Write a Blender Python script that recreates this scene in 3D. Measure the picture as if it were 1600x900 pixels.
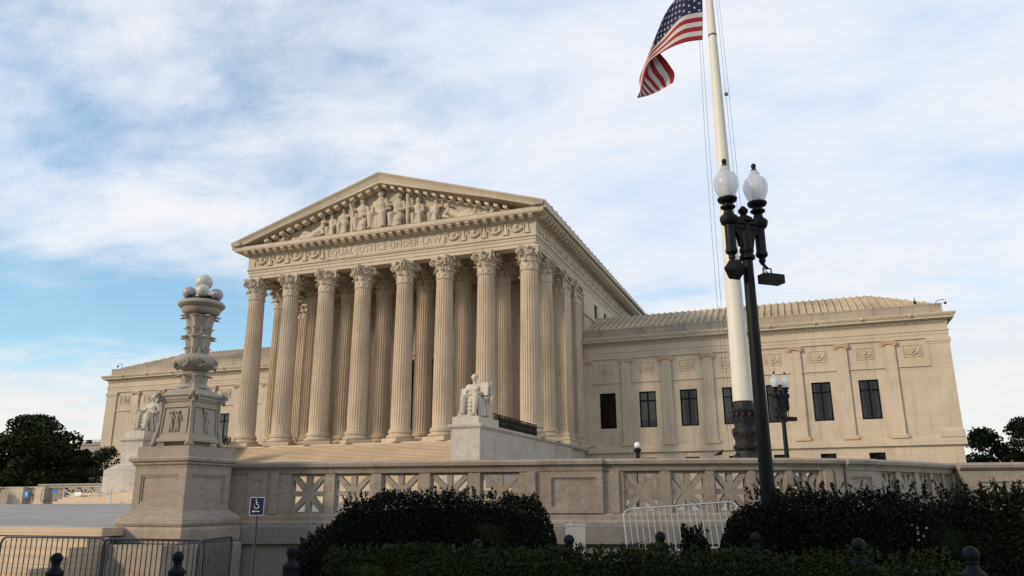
import bpy, bmesh, math, random
import numpy as np
from mathutils import Vector, Matrix
random.seed(7); rng = np.random.default_rng(7)
R = math.radians
for o in list(bpy.data.objects): bpy.data.objects.remove(o)
SC = bpy.context.scene; COL = SC.collection
# ------------------------------------------------------------------ camera, light, exposure
cam = bpy.data.cameras.new('camera'); camo = bpy.data.objects.new('camera', cam); COL.objects.link(camo)
yaw, pitch, roll, FPX = -0.3541, 0.2687, -0.0047, 1213.07
fwd = Vector((math.sin(yaw)*math.cos(pitch), math.cos(yaw)*math.cos(pitch), math.sin(pitch)))
rt = Vector((math.cos(yaw), -math.sin(yaw), 0)); up = rt.cross(fwd)
rt2 = rt*math.cos(roll)+up*math.sin(roll); up2 = -rt*math.sin(roll)+up*math.cos(roll)
M = Matrix((rt2, up2, -fwd)).transposed().to_4x4(); M.translation = Vector((34.115, -59.094, -5.193))
camo.matrix_world = M
cam.sensor_width = 36; cam.lens = FPX/1600*36; cam.clip_end = 4000; cam.clip_start = 0.1
SC.camera = camo
SUN_AZ, SUN_EL = 42, 22          # azimuth measured from -y towards -x
sd = Vector((-math.sin(R(SUN_AZ))*math.cos(R(SUN_EL)), -math.cos(R(SUN_AZ))*math.cos(R(SUN_EL)), math.sin(R(SUN_EL))))
sun = bpy.data.lights.new('sun', 'SUN'); sun.energy = 2.35; sun.angle = R(6); sun.color = (1.0, 0.80, 0.58)
suno = bpy.data.objects.new('sun', sun); COL.objects.link(suno); suno.rotation_euler = sd.to_track_quat('Z', 'Y').to_euler()
W = bpy.data.worlds.new('World'); SC.world = W; W.use_nodes = True
def build_world():
    nt = W.node_tree; n = nt.nodes; l = nt.links; n.clear()
    out = n.new('ShaderNodeOutputWorld'); bg = n.new('ShaderNodeBackground'); bg.inputs[1].default_value = 0.1
    sky = n.new('ShaderNodeTexSky'); sky.sky_type = 'NISHITA'; sky.sun_disc = False
    sky.sun_elevation = R(SUN_EL); sky.sun_rotation = math.atan2(sd.x, sd.y); sky.air_density = 1.0; sky.dust_density = 0.6; sky.ozone_density = 1.6
    tc = n.new('ShaderNodeTexCoord'); sep = n.new('ShaderNodeSeparateXYZ'); l.new(tc.outputs['Generated'], sep.inputs[0])
    def math_(op, a, b=None, c=None):
        m = n.new('ShaderNodeMath'); m.operation = op
        for i, v in enumerate((a, b, c)):
            if v is None: continue
            if isinstance(v, (int, float)): m.inputs[i].default_value = v
            else: l.new(v, m.inputs[i])
        return m.outputs[0]
    zz = math_('MAXIMUM', math_('ADD', sep.outputs[2], 0.16), 0.04)
    px = math_('DIVIDE', sep.outputs[0], zz); py = math_('DIVIDE', sep.outputs[1], zz)
    cmb = n.new('ShaderNodeCombineXYZ'); l.new(px, cmb.inputs[0]); l.new(py, cmb.inputs[1])
    def noise(scale, det, rough, loc, sc=(1, 1, 1), rot=0, dist=0.0):
        mp = n.new('ShaderNodeMapping'); mp.inputs['Location'].default_value = loc; mp.inputs['Scale'].default_value = sc; mp.inputs['Rotation'].default_value = (0, 0, R(rot))
        l.new(cmb.outputs[0], mp.inputs[0])
        t = n.new('ShaderNodeTexNoise'); t.inputs['Scale'].default_value = scale; t.inputs['Detail'].default_value = det
        t.inputs['Roughness'].default_value = rough; t.inputs['Distortion'].default_value = dist
        l.new(mp.outputs[0], t.inputs[0]); return t.outputs[0]
    a = noise(0.62, 4, 0.5, (3.1, 1.7, 0), (1, 1.15, 1), 20, 0.2)
    b = noise(2.2, 9, 0.62, (7.3, 2.2, 0), (0.85, 1.25, 1), 35, 0.35)
    c = noise(7.0, 9, 0.66, (1.3, 4.2, 0), (0.8, 1.35, 1), 30, 0.4)
    s = math_('ADD', math_('MULTIPLY', a, 0.52), math_('ADD', math_('MULTIPLY', b, 0.32), math_('MULTIPLY', c, 0.16)))
    # the cover thins out low on the left-hand (northern) horizon
    def band(c0, w0):
        d_ = math_('DIVIDE', math_('SUBTRACT', sep.outputs[2], c0), w0); return math_('EXPONENT', math_('MULTIPLY', math_('MULTIPLY', d_, d_), -1.0))
    open_ = math_('MULTIPLY', math_('MAXIMUM', math_('MULTIPLY_ADD', sep.outputs[0], -1.0, -0.55), 0.0), 0.0)
    s = math_('SUBTRACT', s, open_)
    s = math_('SUBTRACT', s, math_('MULTIPLY', band(0.205, 0.065), math_('MULTIPLY_ADD', math_('MAXIMUM', math_('MULTIPLY', sep.outputs[0], -1.0), 0.0), 0.19, 0.085)))
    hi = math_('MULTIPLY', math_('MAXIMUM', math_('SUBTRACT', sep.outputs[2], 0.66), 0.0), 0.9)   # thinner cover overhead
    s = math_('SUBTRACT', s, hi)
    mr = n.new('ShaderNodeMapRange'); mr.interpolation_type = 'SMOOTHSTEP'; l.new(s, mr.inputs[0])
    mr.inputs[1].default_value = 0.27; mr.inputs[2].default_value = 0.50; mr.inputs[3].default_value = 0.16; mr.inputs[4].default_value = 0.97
    mr2 = n.new('ShaderNodeMapRange'); l.new(b, mr2.inputs[0]); mr2.inputs[1].default_value = 0.35; mr2.inputs[2].default_value = 0.68
    cc = n.new('ShaderNodeMix'); cc.data_type = 'RGBA'; l.new(mr2.outputs[0], cc.inputs[0])
    cc.inputs[6].default_value = (6.9, 7.9, 9.5, 1); cc.inputs[7].default_value = (9.3, 9.35, 9.6, 1)
    # warm tint near the horizon
    hz = n.new('ShaderNodeMapRange'); l.new(sep.outputs[2], hz.inputs[0]); hz.inputs[1].default_value = 0.30; hz.inputs[2].default_value = 0.0
    c2 = n.new('ShaderNodeMix'); c2.data_type = 'RGBA'; l.new(hz.outputs[0], c2.inputs[0]); l.new(cc.outputs[2], c2.inputs[6]); c2.inputs[7].default_value = (9.3, 8.9, 8.3, 1)
    sk = n.new('ShaderNodeMix'); sk.data_type = 'RGBA'; sk.blend_type = 'MULTIPLY'; sk.inputs[0].default_value = 1; l.new(sky.outputs[0], sk.inputs[6]); sk.inputs[7].default_value = (1.35, 1.95, 2.0, 1)
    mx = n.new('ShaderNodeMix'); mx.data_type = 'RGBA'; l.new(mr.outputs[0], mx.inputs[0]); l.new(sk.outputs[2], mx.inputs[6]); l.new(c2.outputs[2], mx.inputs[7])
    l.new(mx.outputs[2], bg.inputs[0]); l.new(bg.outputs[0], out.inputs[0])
build_world()
SC.view_settings.view_transform = 'Standard'; SC.view_settings.look = 'None'; SC.view_settings.gamma = 1
SC.view_settings.exposure = 0.0; SC.view_settings.use_curve_mapping = False
# ------------------------------------------------------------------ materials
def newmat(name):
    m = bpy.data.materials.new(name); m.use_nodes = True; nt = m.node_tree
    return m, nt, nt.nodes, nt.links, nt.nodes['Principled BSDF']
def stone(name, col, block=None, var=0.10, vein=0.25, streak=0.25, rough=0.65, bump=0.15, warm=(0.55, 0.40, 0.26), wamt=0.25, grime=(0.22, 0.19, 0.15), flat=False):
    m, nt, n, l, bs = newmat(name)
    geo = n.new('ShaderNodeNewGeometry'); sep = n.new('ShaderNodeSeparateXYZ'); l.new(geo.outputs['Position'], sep.inputs[0])
    add = n.new('ShaderNodeMath'); add.operation = 'ADD'; l.new(sep.outputs[0], add.inputs[0]); l.new(sep.outputs[1], add.inputs[1])
    cmb = n.new('ShaderNodeCombineXYZ'); l.new(sep.outputs[0] if flat else add.outputs[0], cmb.inputs[0]); l.new(sep.outputs[1] if flat else sep.outputs[2], cmb.inputs[1])
    def noise(scale, det, src, sc=(1, 1, 1), dist=0, rough=.5):
        mp = n.new('ShaderNodeMapping'); mp.inputs['Scale'].default_value = sc; l.new(src, mp.inputs[0])
        t = n.new('ShaderNodeTexNoise'); t.inputs['Scale'].default_value = scale; t.inputs['Detail'].default_value = det; t.inputs['Distortion'].default_value = dist; t.inputs['Roughness'].default_value = rough
        l.new(mp.outputs[0], t.inputs[0]); return t.outputs[0]
    def mix(fac, a, b, mode='MIX'):
        x = n.new('ShaderNodeMix'); x.data_type = 'RGBA'; x.blend_type = mode
        if isinstance(fac, float): x.inputs[0].default_value = fac
        else: l.new(fac, x.inputs[0])
        for i, v in ((6, a), (7, b)):
            if isinstance(v, tuple): x.inputs[i].default_value = (*v, 1)
            else: l.new(v, x.inputs[i])
        return x.outputs[2]
    def ramp(src, a, b, lo=0.0, hi=1.0):
        r = n.new('ShaderNodeMapRange'); l.new(src, r.inputs[0]); r.inputs[1].default_value = a; r.inputs[2].default_value = b; r.inputs[3].default_value = lo; r.inputs[4].default_value = hi; return r.outputs[0]
    P_ = geo.outputs['Position']
    c = mix(ramp(noise(0.35, 4, P_), .35, .65, 0, 1), tuple(x*(1-var) for x in col), tuple(min(1, x*(1+var)) for x in col))
    c = mix(ramp(noise(0.9, 5, P_, (1, 1, 1.6), 1.5), .52, .72, 0, wamt), c, warm)
    if vein > 0:
        def absd(src):
            a1 = n.new('ShaderNodeMath'); a1.operation = 'SUBTRACT'; l.new(src, a1.inputs[0]); a1.inputs[1].default_value = .5
            a2 = n.new('ShaderNodeMath'); a2.operation = 'ABSOLUTE'; l.new(a1.outputs[0], a2.inputs[0]); return a2.outputs[0]
        c = mix(ramp(absd(noise(.9, 7, P_, (1, 1, 1.7), 2.2, .62)), .0, .028, vein, 0), c, tuple(x*.50 for x in col))
        c = mix(ramp(noise(1.7, 6, P_, (1, 1, 1.5), 1.2, .65), .50, .70, 0, min(1, vein*1.1)), c, tuple(x*.70 for x in col))
    c = mix(ramp(noise(0.8, 5, P_, (3.2, 3.2, .35)), .52, .78, 0, streak), c, grime)
    c = mix(ramp(noise(14, 3, P_), .3, .7, 0, .12), c, tuple(x*.75 for x in col))
    bumpsrc = noise(9, 4, P_)
    if block:
        br = n.new('ShaderNodeTexBrick'); l.new(cmb.outputs[0], br.inputs[0]); br.offset = 0.5
        br.inputs['Color1'].default_value = (1, 1, 1, 1); br.inputs['Color2'].default_value = (.915, .905, .895, 1); br.inputs['Mortar'].default_value = (.80, .77, .74, 1)
        br.inputs['Scale'].default_value = 1; br.inputs['Mortar Size'].default_value = 0.012; br.inputs['Mortar Smooth'].default_value = .3; br.inputs['Brick Width'].default_value = block[0]; br.inputs['Row Height'].default_value = block[1]; br.inputs['Bias'].default_value = -.35
        c = mix(1.0, c, br.outputs[0], 'MULTIPLY')
    l.new(c, bs.inputs['Base Color']); bs.inputs['Roughness'].default_value = rough; bs.inputs['Specular IOR Level'].default_value = .3
    bp = n.new('ShaderNodeBump'); bp.inputs['Strength'].default_value = bump; bp.inputs['Distance'].default_value = .02; l.new(bumpsrc, bp.inputs['Height']); l.new(bp.outputs[0], bs.inputs['Normal'])
    return m
def plain(name, col, rough=.5, metal=0, var=.15, scale=6, spec=.4, bump=0):
    m, nt, n, l, bs = newmat(name)
    tc = n.new('ShaderNodeTexCoord'); t = n.new('ShaderNodeTexNoise'); t.inputs['Scale'].default_value = scale; t.inputs['Detail'].default_value = 4; l.new(tc.outputs['Object'], t.inputs[0])
    x = n.new('ShaderNodeMix'); x.data_type = 'RGBA'; l.new(t.outputs[0], x.inputs[0])
    x.inputs[6].default_value = (*[c*(1-var) for c in col], 1); x.inputs[7].default_value = (*[min(1, c*(1+var)) for c in col], 1)
    l.new(x.outputs[2], bs.inputs['Base Color']); bs.inputs['Roughness'].default_value = rough; bs.inputs['Metallic'].default_value = metal; bs.inputs['Specular IOR Level'].default_value = spec
    if bump:
        bp = n.new('ShaderNodeBump'); bp.inputs['Strength'].default_value = bump; bp.inputs['Distance'].default_value = .02; l.new(t.outputs[0], bp.inputs['Height']); l.new(bp.outputs[0], bs.inputs['Normal'])
    return m
def leafmat(name, c1, c2, scale=3.0):
    m, nt, n, l, bs = newmat(name)
    geo = n.new('ShaderNodeNewGeometry'); x = n.new('ShaderNodeMix'); x.data_type = 'RGBA'
    t = n.new('ShaderNodeTexNoise'); t.inputs['Scale'].default_value = scale; t.inputs['Detail'].default_value = 3; l.new(geo.outputs['Position'], t.inputs[0])
    ad = n.new('ShaderNodeMath'); ad.operation = 'MULTIPLY_ADD'; l.new(geo.outputs['Random Per Island'], ad.inputs[0]); ad.inputs[1].default_value = .7; 
    sb = n.new('ShaderNodeMath'); sb.operation = 'MULTIPLY_ADD'; l.new(t.outputs[0], sb.inputs[0]); sb.inputs[1].default_value = 1.2; sb.inputs[2].default_value = -.45; l.new(sb.outputs[0], ad.inputs[2])
    l.new(ad.outputs[0], x.inputs[0]); x.inputs[6].default_value = (*c1, 1); x.inputs[7].default_value = (*c2, 1); x.clamp_factor = True
    l.new(x.outputs[2], bs.inputs['Base Color']); bs.inputs['Roughness'].default_value = .7; bs.inputs['Specular IOR Level'].default_value = .15
    return m
MARB = stone('facade_marble', (.57, .48, .365), (1.9, .78), var=.08, vein=.14, streak=.45, wamt=.28)
MARBP = stone('carved_marble', (.55, .465, .355), None, var=.07, vein=.08, streak=.32, wamt=.22)
COLM = stone('column_marble', (.56, .455, .335), (9.0, 2.9), var=.10, vein=.12, streak=.45, wamt=.5, warm=(.52, .34, .20))
GREYM = stone('grey_veined_marble', (.52, .475, .42), (2.6, 1.25), var=.12, vein=.6, streak=.40, wamt=.5, warm=(.44, .25, .17))
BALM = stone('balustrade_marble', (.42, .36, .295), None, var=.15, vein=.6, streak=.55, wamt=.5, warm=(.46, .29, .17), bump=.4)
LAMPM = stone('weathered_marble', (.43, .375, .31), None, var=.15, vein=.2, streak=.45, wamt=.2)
STATM = stone('statue_marble', (.57, .51, .42), None, var=.12, vein=.25, streak=.55, wamt=.2, grime=(.25, .21, .16))
STEPM = stone('step_marble', (.62, .50, .36), (2.4, .125), var=.08, vein=.10, streak=.12, wamt=.3)
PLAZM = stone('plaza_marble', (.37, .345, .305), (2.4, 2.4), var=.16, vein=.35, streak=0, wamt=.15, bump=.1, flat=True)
ROOFM = stone('roof_tile', (.52, .43, .31), None, var=.2, vein=0.0, streak=.25, wamt=.2, grime=(.18, .15, .11))
ATTM = stone('attic_marble', (.40, .34, .265), (2.4, 1.2), var=.1, vein=.2, streak=.6, wamt=.2, grime=(.16, .135, .11))
FARM = plain('far_concrete', (.36, .32, .29), .9)
BLACK = plain('black_iron', (.006, .006, .007), .55, 0, spec=.22)
FRAME = plain('window_frame_bronze', (.006, .007, .006), .8, spec=.1)
BRONZE = plain('dark_bronze', (.012, .012, .011), .6, .1, bump=.5, scale=20)
BOLL = plain('bollard_paint', (.006, .009, .012), .6, 0, spec=.2)
GALV = plain('galvanised_steel', (.085, .09, .10), .5, .5)
WHITEM = plain('white_metal', (.62, .63, .64), .5, .1)
POLEM = plain('pole_white_paint', (.74, .70, .60), .5, 0, var=.06, scale=2)
ASPH = plain('asphalt', (.05, .05, .052), .9, scale=4, bump=.4)
PAVE = plain('pavement_concrete', (.26, .22, .20), .9, scale=2)
SOIL = plain('soil', (.05, .04, .03), 1)
GRASS = plain('lawn', (.045, .07, .025), 1, scale=2)
BLUE = plain('sign_blue', (.006, .022, .065), .5)
BLUE2 = plain('sign_light_blue', (.02, .17, .42), .45)
WHT = plain('sign_white', (.8, .8, .8), .5, var=.03)
GLOBE = plain('opal_globe', (.60, .60, .52), .28, var=.05); GLOBE2 = plain('opal_globe_lilac', (.42, .39, .40), .3, var=.05)
BARK = plain('bark', (.05, .038, .028), .95, scale=12, bump=.8)
BLIND = plain('window_blind', (.66, .65, .55), .8); CURT = plain('curtain', (.42, .41, .38), .8); DARKROOM = plain('dark_room', (.012, .013, .014), .9)
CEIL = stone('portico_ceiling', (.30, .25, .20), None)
CAPM = stone('warm_cap_marble', (.57, .43, .29), None, var=.08, vein=.1, streak=.3, wamt=.4)
DARKST = stone('basement_marble', (.30, .27, .24), None, vein=.4, streak=.5)
def glassmat():
    m, nt, n, l, bs = newmat('window_glass'); out = n['Material Output']
    tr = n.new('ShaderNodeBsdfTransparent'); tr.inputs[0].default_value = (.62, .63, .62, 1); gl = n.new('ShaderNodeBsdfGlossy'); gl.inputs['Roughness'].default_value = .06
    fr = n.new('ShaderNodeFresnel'); fr.inputs[0].default_value = 1.45; mx = n.new('ShaderNodeMixShader'); l.new(fr.outputs[0], mx.inputs[0]); l.new(tr.outputs[0], mx.inputs[1]); l.new(gl.outputs[0], mx.inputs[2])
    l.new(mx.outputs[0], out.inputs[0]); return m
GLASS = glassmat()
def lampglass():
    m, nt, n, l, bs = newmat('frosted_lamp_glass'); bs.inputs['Base Color'].default_value = (.74, .77, .80, 1); bs.inputs['Roughness'].default_value = .22
    bs.inputs['Transmission Weight'].default_value = .0; out = n['Material Output']
    tr = n.new('ShaderNodeBsdfTranslucent'); tr.inputs[0].default_value = (.85, .87, .9, 1); tp = n.new('ShaderNodeBsdfTransparent'); mx = n.new('ShaderNodeMixShader'); mx.inputs[0].default_value = .45
    l.new(bs.outputs[0], mx.inputs[1]); l.new(tr.outputs[0], mx.inputs[2]); m2 = n.new('ShaderNodeMixShader'); m2.inputs[0].default_value = .36; l.new(mx.outputs[0], m2.inputs[1]); l.new(tp.outputs[0], m2.inputs[2]); l.new(m2.outputs[0], out.inputs[0]); return m
LGLASS = lampglass()
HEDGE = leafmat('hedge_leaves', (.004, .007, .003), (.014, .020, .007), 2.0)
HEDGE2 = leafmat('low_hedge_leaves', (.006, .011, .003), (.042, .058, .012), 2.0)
BUSH = leafmat('loose_bush_leaves', (.012, .010, .006), (.045, .036, .018), 4.0)
TREEL = leafmat('tree_leaves', (.010, .016, .006), (.030, .042, .014), .8)
STEMM = plain('twig', (.03, .022, .014), .95)
FLOW = plain('white_petals', (.45, .42, .40), .6); FLOP = plain('pink_petals', (.55, .12, .22), .6)
# ------------------------------------------------------------------ mesh builder
class B:
    def __init__(s): s.v = []; s.f = []; s.m = []; s.mi = 0
    def add(s, vs, fs, mi=None):
        o = len(s.v); s.v += [tuple(p) for p in vs]; s.f += [tuple(i+o for i in f) for f in fs]; s.m += [s.mi if mi is None else mi]*len(fs); return s
    def box(s, x0, x1, y0, y1, z0, z1):
        return s.add([(x0,y0,z0),(x1,y0,z0),(x1,y1,z0),(x0,y1,z0),(x0,y0,z1),(x1,y0,z1),(x1,y1,z1),(x0,y1,z1)], [(0,3,2,1),(4,5,6,7),(0,1,5,4),(1,2,6,5),(2,3,7,6),(3,0,4,7)])
    def frust(s, cx, cy, z0, z1, a0, a1, b0=None, b1=None):
        b0 = a0 if b0 is None else b0; b1 = a1 if b1 is None else b1
        return s.add([(cx-a0,cy-b0,z0),(cx+a0,cy-b0,z0),(cx+a0,cy+b0,z0),(cx-a0,cy+b0,z0),(cx-a1,cy-b1,z1),(cx+a1,cy-b1,z1),(cx+a1,cy+b1,z1),(cx-a1,cy+b1,z1)], [(0,3,2,1),(4,5,6,7),(0,1,5,4),(1,2,6,5),(2,3,7,6),(3,0,4,7)])
    def lathe(s, prof, n=24, c=(0,0,0), rf=None):
        vs = []
        for r, z in prof:
            for k in range(n):
                a = 2*math.pi*k/n; rr = r*(rf(a, z) if rf else 1); vs.append((c[0]+rr*math.cos(a), c[1]+rr*math.sin(a), c[2]+z))
        fs = [(i*n+k, i*n+(k+1) % n, (i+1)*n+(k+1) % n, (i+1)*n+k) for i in range(len(prof)-1) for k in range(n)]
        fs += [tuple(range(n-1, -1, -1)), tuple((len(prof)-1)*n+k for k in range(n))]
        return s.add(vs, fs)
    def tube(s, pts, r, n=8, r1=None, caps=True):
        pts = [Vector(p) for p in pts]; vs = []; N = len(pts)
        rr = r if isinstance(r, (list, tuple)) else [r+((r1 if r1 is not None else r)-r)*i/(N-1) for i in range(N)]
        prev = None
        for i, p in enumerate(pts):
            d = (pts[min(i+1, N-1)]-pts[max(i-1, 0)]).normalized()
            if prev is None: u = d.orthogonal().normalized()
            else: u = (prev-d*prev.dot(d)); u = u.normalized() if u.length > 1e-6 else d.orthogonal().normalized()
            prev = u; w = d.cross(u)
            for k in range(n): a = 2*math.pi*k/n; vs.append(p+(u*math.cos(a)+w*math.sin(a))*rr[i])
        fs = [(i*n+k, i*n+(k+1) % n, (i+1)*n+(k+1) % n, (i+1)*n+k) for i in range(N-1) for k in range(n)]
        if caps: fs += [tuple(range(n-1, -1, -1)), tuple((N-1)*n+k for k in range(n))]
        return s.add(vs, fs)
    def bar(s, p0, p1, w, h, upv=(0,0,1)):
        p0 = Vector(p0); p1 = Vector(p1); d = (p1-p0).normalized(); u = Vector(upv); sx = d.cross(u).normalized()*w/2; sz = sx.cross(d).normalized()*h/2
        vs = [p0-sx-sz, p0+sx-sz, p0+sx+sz, p0-sx+sz, p1-sx-sz, p1+sx-sz, p1+sx+sz, p1-sx+sz]
        return s.add(vs, [(0,1,2,3),(7,6,5,4),(0,4,5,1),(1,5,6,2),(2,6,7,3),(3,7,4,0)])
    def sphere(s, c, r, n=16, m=10, sc=(1,1,1)):
        vs = [(c[0], c[1], c[2]-r*sc[2])]
        for i in range(1, m):
            t = -math.pi/2+math.pi*i/m
            for k in range(n): a = 2*math.pi*k/n; vs.append((c[0]+r*sc[0]*math.cos(t)*math.cos(a), c[1]+r*sc[1]*math.cos(t)*math.sin(a), c[2]+r*sc[2]*math.sin(t)))
        vs.append((c[0], c[1], c[2]+r*sc[2])); fs = [(0, 1+(k+1) % n, 1+k) for k in range(n)]
        fs += [(1+i*n+k, 1+i*n+(k+1) % n, 1+(i+1)*n+(k+1) % n, 1+(i+1)*n+k) for i in range(m-2) for k in range(n)]
        L = len(vs)-1; b0 = 1+(m-2)*n; fs += [(b0+k, b0+(k+1) % n, L) for k in range(n)]
        return s.add(vs, fs)
    def capsule(s, p0, r0, p1, r1, n=12):
        s.sphere(p0, r0, n, 8); s.sphere(p1, r1, n, 8); s.tube([p0, p1], r0, n, r1)
        return s
    def prism(s, poly, d0, d1, axis='y'):
        n = len(poly)
        if axis == 'y': vs = [(p[0], d0, p[1]) for p in poly]+[(p[0], d1, p[1]) for p in poly]
        elif axis == 'x': vs = [(d0, p[0], p[1]) for p in poly]+[(d1, p[0], p[1]) for p in poly]
        else: vs = [(p[0], p[1], d0) for p in poly]+[(p[0], p[1], d1) for p in poly]
        return s.add(vs, [tuple(range(n)), tuple(range(2*n-1, n-1, -1))]+[(i, i+n, (i+1) % n+n, (i+1) % n) for i in range(n)])
    def mould(s, path, prof, closed=False):
        """sweep (outset, z) profile along a plan path; outward is to the right of travel"""
        N = len(path); vs = []; P2 = [Vector(p) for p in path]
        for i in range(N):
            def nrm(a, b): d = (b-a).normalized(); return Vector((d.y, -d.x))
            if closed: n1 = nrm(P2[i-1], P2[i]); n2 = nrm(P2[i], P2[(i+1) % N])
            else:
                n1 = nrm(P2[max(i-1, 0)], P2[max(i, 1)]); n2 = nrm(P2[min(i, N-2)], P2[min(i+1, N-1)])
            m = (n1+n2); m = m/(m.dot(n1)) if m.length > 1e-6 else n1
            for o, z in prof: vs.append((P2[i].x+m.x*o, P2[i].y+m.y*o, z))
        K = len(prof); fs = []
        for i in range(N if closed else N-1):
            j = (i+1) % N
            for k in range(K): fs.append((i*K+k, j*K+k, j*K+(k+1) % K, i*K+(k+1) % K))
        if not closed: fs += [tuple(range(K-1, -1, -1)), tuple((N-1)*K+k for k in range(K))]
        return s.add(vs, fs)
    def plate(s, outer, holes, y0, y1):
        """flat plate in x-z with polygon holes, thick along y"""
        bm = bmesh.new()
        loops = []
        for lp in [outer]+holes:
            vv = [bm.verts.new((p[0], 0, p[1])) for p in lp]; loops.append(vv)
            for i in range(len(vv)): bm.edges.new((vv[i], vv[(i+1) % len(vv)]))
        bmesh.ops.triangle_fill(bm, use_beauty=True, edges=bm.edges[:], normal=(0, -1, 0))
        bm.verts.index_update(); n = len(bm.verts); co = [v.co.copy() for v in bm.verts]
        fs = [tuple(v.index for v in f.verts) for f in bm.faces]
        vs = [(c.x, y0, c.z) for c in co]+[(c.x, y1, c.z) for c in co]
        ff = fs+[tuple(i+n for i in reversed(f)) for f in fs]
        for lp in loops:
            for i in range(len(lp)): a = lp[i].index; b = lp[(i+1) % len(lp)].index; ff.append((a, b, b+n, a+n))
        bm.free(); return s.add(vs, ff)
    def xf(s, mat):
        s.v = [tuple(mat @ Vector(p)) for p in s.v]; return s
    def rotz(s, a, c=(0,0,0)):
        return s.xf(Matrix.Translation(c) @ Matrix.Rotation(a, 4, 'Z'))
def build(name, b, mats, parent=None, loc=None, smooth=False, fixn=True, label=None):
    """link one mesh; vertices are world coordinates unless loc gives the place of a local mesh"""
    me = bpy.data.meshes.new(name); me.from_pydata(b.v, [], b.f)
    if not isinstance(mats, (list, tuple)): mats = [mats]
    for m in mats: me.materials.append(m)
    if len(mats) > 1: me.polygons.foreach_set('material_index', b.m)
    if fixn:
        bm = bmesh.new(); bm.from_mesh(me); bmesh.ops.recalc_face_normals(bm, faces=bm.faces); bm.to_mesh(me); bm.free()
    if smooth:
        me.polygons.foreach_set('use_smooth', [True]*len(me.polygons))
        try: me.set_sharp_from_angle(angle=R(smooth if smooth > 1 else 40))
        except Exception: pass
    o = bpy.data.objects.new(name, me); COL.objects.link(o)
    place(o, parent, loc)
    if label: o['label'] = label
    return o
def worldloc(o):
    p = Vector(o.location)
    while o.parent is not None: o = o.parent; p = p+Vector(o.location)
    return p
def place(o, parent, loc):
    if parent is not None: o.parent = parent
    if loc is not None: o.location = Vector(loc)-(worldloc(parent) if parent is not None else Vector((0,0,0)))
    elif parent is not None:
        o.location = -worldloc(parent)
def tag(o, label, cat, group=None, kind=None):
    if label: o['label'] = label
    if cat: o['category'] = cat
    if group: o['group'] = group
    if kind: o['kind'] = kind
    return o
def thing(name, loc, label, cat, group=None):
    o = bpy.data.objects.new(name, None); COL.objects.link(o); o.location = loc; o.empty_display_size = .2
    return tag(o, label, cat, group)
def struct(name, b, m, **k):
    o = build(name, b, m, **k); o['kind'] = 'structure'; return o
def recenter(o):
    """put a single-mesh thing's origin at its base"""
    me = o.data; n = len(me.vertices); co = np.empty(n*3); me.vertices.foreach_get('co', co); co = co.reshape(-1, 3)
    c = np.array([(co[:,0].min()+co[:,0].max())/2, (co[:,1].min()+co[:,1].max())/2, co[:,2].min()]); me.vertices.foreach_set('co', (co-c).ravel()); o.location = Vector(o.location)+Vector(c); return o
def copytree(o, parent, loc=None, rotz=None):
    c = o.copy(); COL.objects.link(c); c.parent = parent
    if loc is not None: c.location = loc
    if rotz is not None: c.rotation_euler = (0, 0, rotz)
    for ch in list(o.children): copytree(ch, c)
    return c
def fused(b, voxel=.04, smooth=3):
    """fuse overlapping closed shapes into one continuous skin"""
    me = bpy.data.meshes.new('tmp'); me.from_pydata(b.v, [], b.f)
    bm = bmesh.new(); bm.from_mesh(me); bmesh.ops.recalc_face_normals(bm, faces=bm.faces); bm.to_mesh(me); bm.free()
    o = bpy.data.objects.new('tmp', me); COL.objects.link(o)
    r = o.modifiers.new('r', 'REMESH'); r.mode = 'VOXEL'; r.voxel_size = voxel
    if smooth: sm = o.modifiers.new('s', 'SMOOTH'); sm.iterations = smooth; sm.factor = .5
    dg = bpy.context.evaluated_depsgraph_get(); ev = o.evaluated_get(dg); m2 = ev.to_mesh()
    nb = B(); nb.v = [tuple(v.co) for v in m2.vertices]; nb.f = [tuple(p.vertices) for p in m2.polygons]; nb.m = [0]*len(nb.f)
    ev.to_mesh_clear(); bpy.data.objects.remove(o); bpy.data.meshes.remove(me); return nb
def leaves(pts, size, mi=0, flat=0.0, asp=1.6):
    """small bent leaf quads at the given points"""
    n = len(pts); pts = np.asarray(pts, float)
    a = rng.normal(size=(n, 3)); a[:, 2] *= (1-flat); a /= np.linalg.norm(a, axis=1)[:, None]
    t = rng.normal(size=(n, 3)); b = np.cross(a, t); b /= np.linalg.norm(b, axis=1)[:, None]
    sz = size*rng.uniform(.6, 1.3, n)[:, None]
    vs = np.stack([pts-a*sz*asp/2, pts+b*sz/2, pts+a*sz*asp/2, pts-b*sz/2], 1).reshape(-1, 3)
    fs = np.arange(n*4).reshape(-1, 4)
    return vs, fs
def leafobj(name, pts, size, mat, parent=None, core=None, loc=None):
    vs, fs = leaves(pts, size); me = bpy.data.meshes.new(name)
    base = Vector(loc) if loc is not None else Vector((0,0,0))
    vl = (vs-np.array(base)).tolist(); fl = fs.tolist()
    if core: k = len(vl); vl += [tuple(Vector(p)-base) for p in core.v]; fl += [[i+k for i in f] for f in core.f]
    me.from_pydata(vl, [], fl); me.materials.append(mat)
    o = bpy.data.objects.new(name, me); COL.objects.link(o)
    if parent is not None: o.parent = parent; o.location = base-worldloc(parent)
    else: o.location = base
    return o
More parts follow.
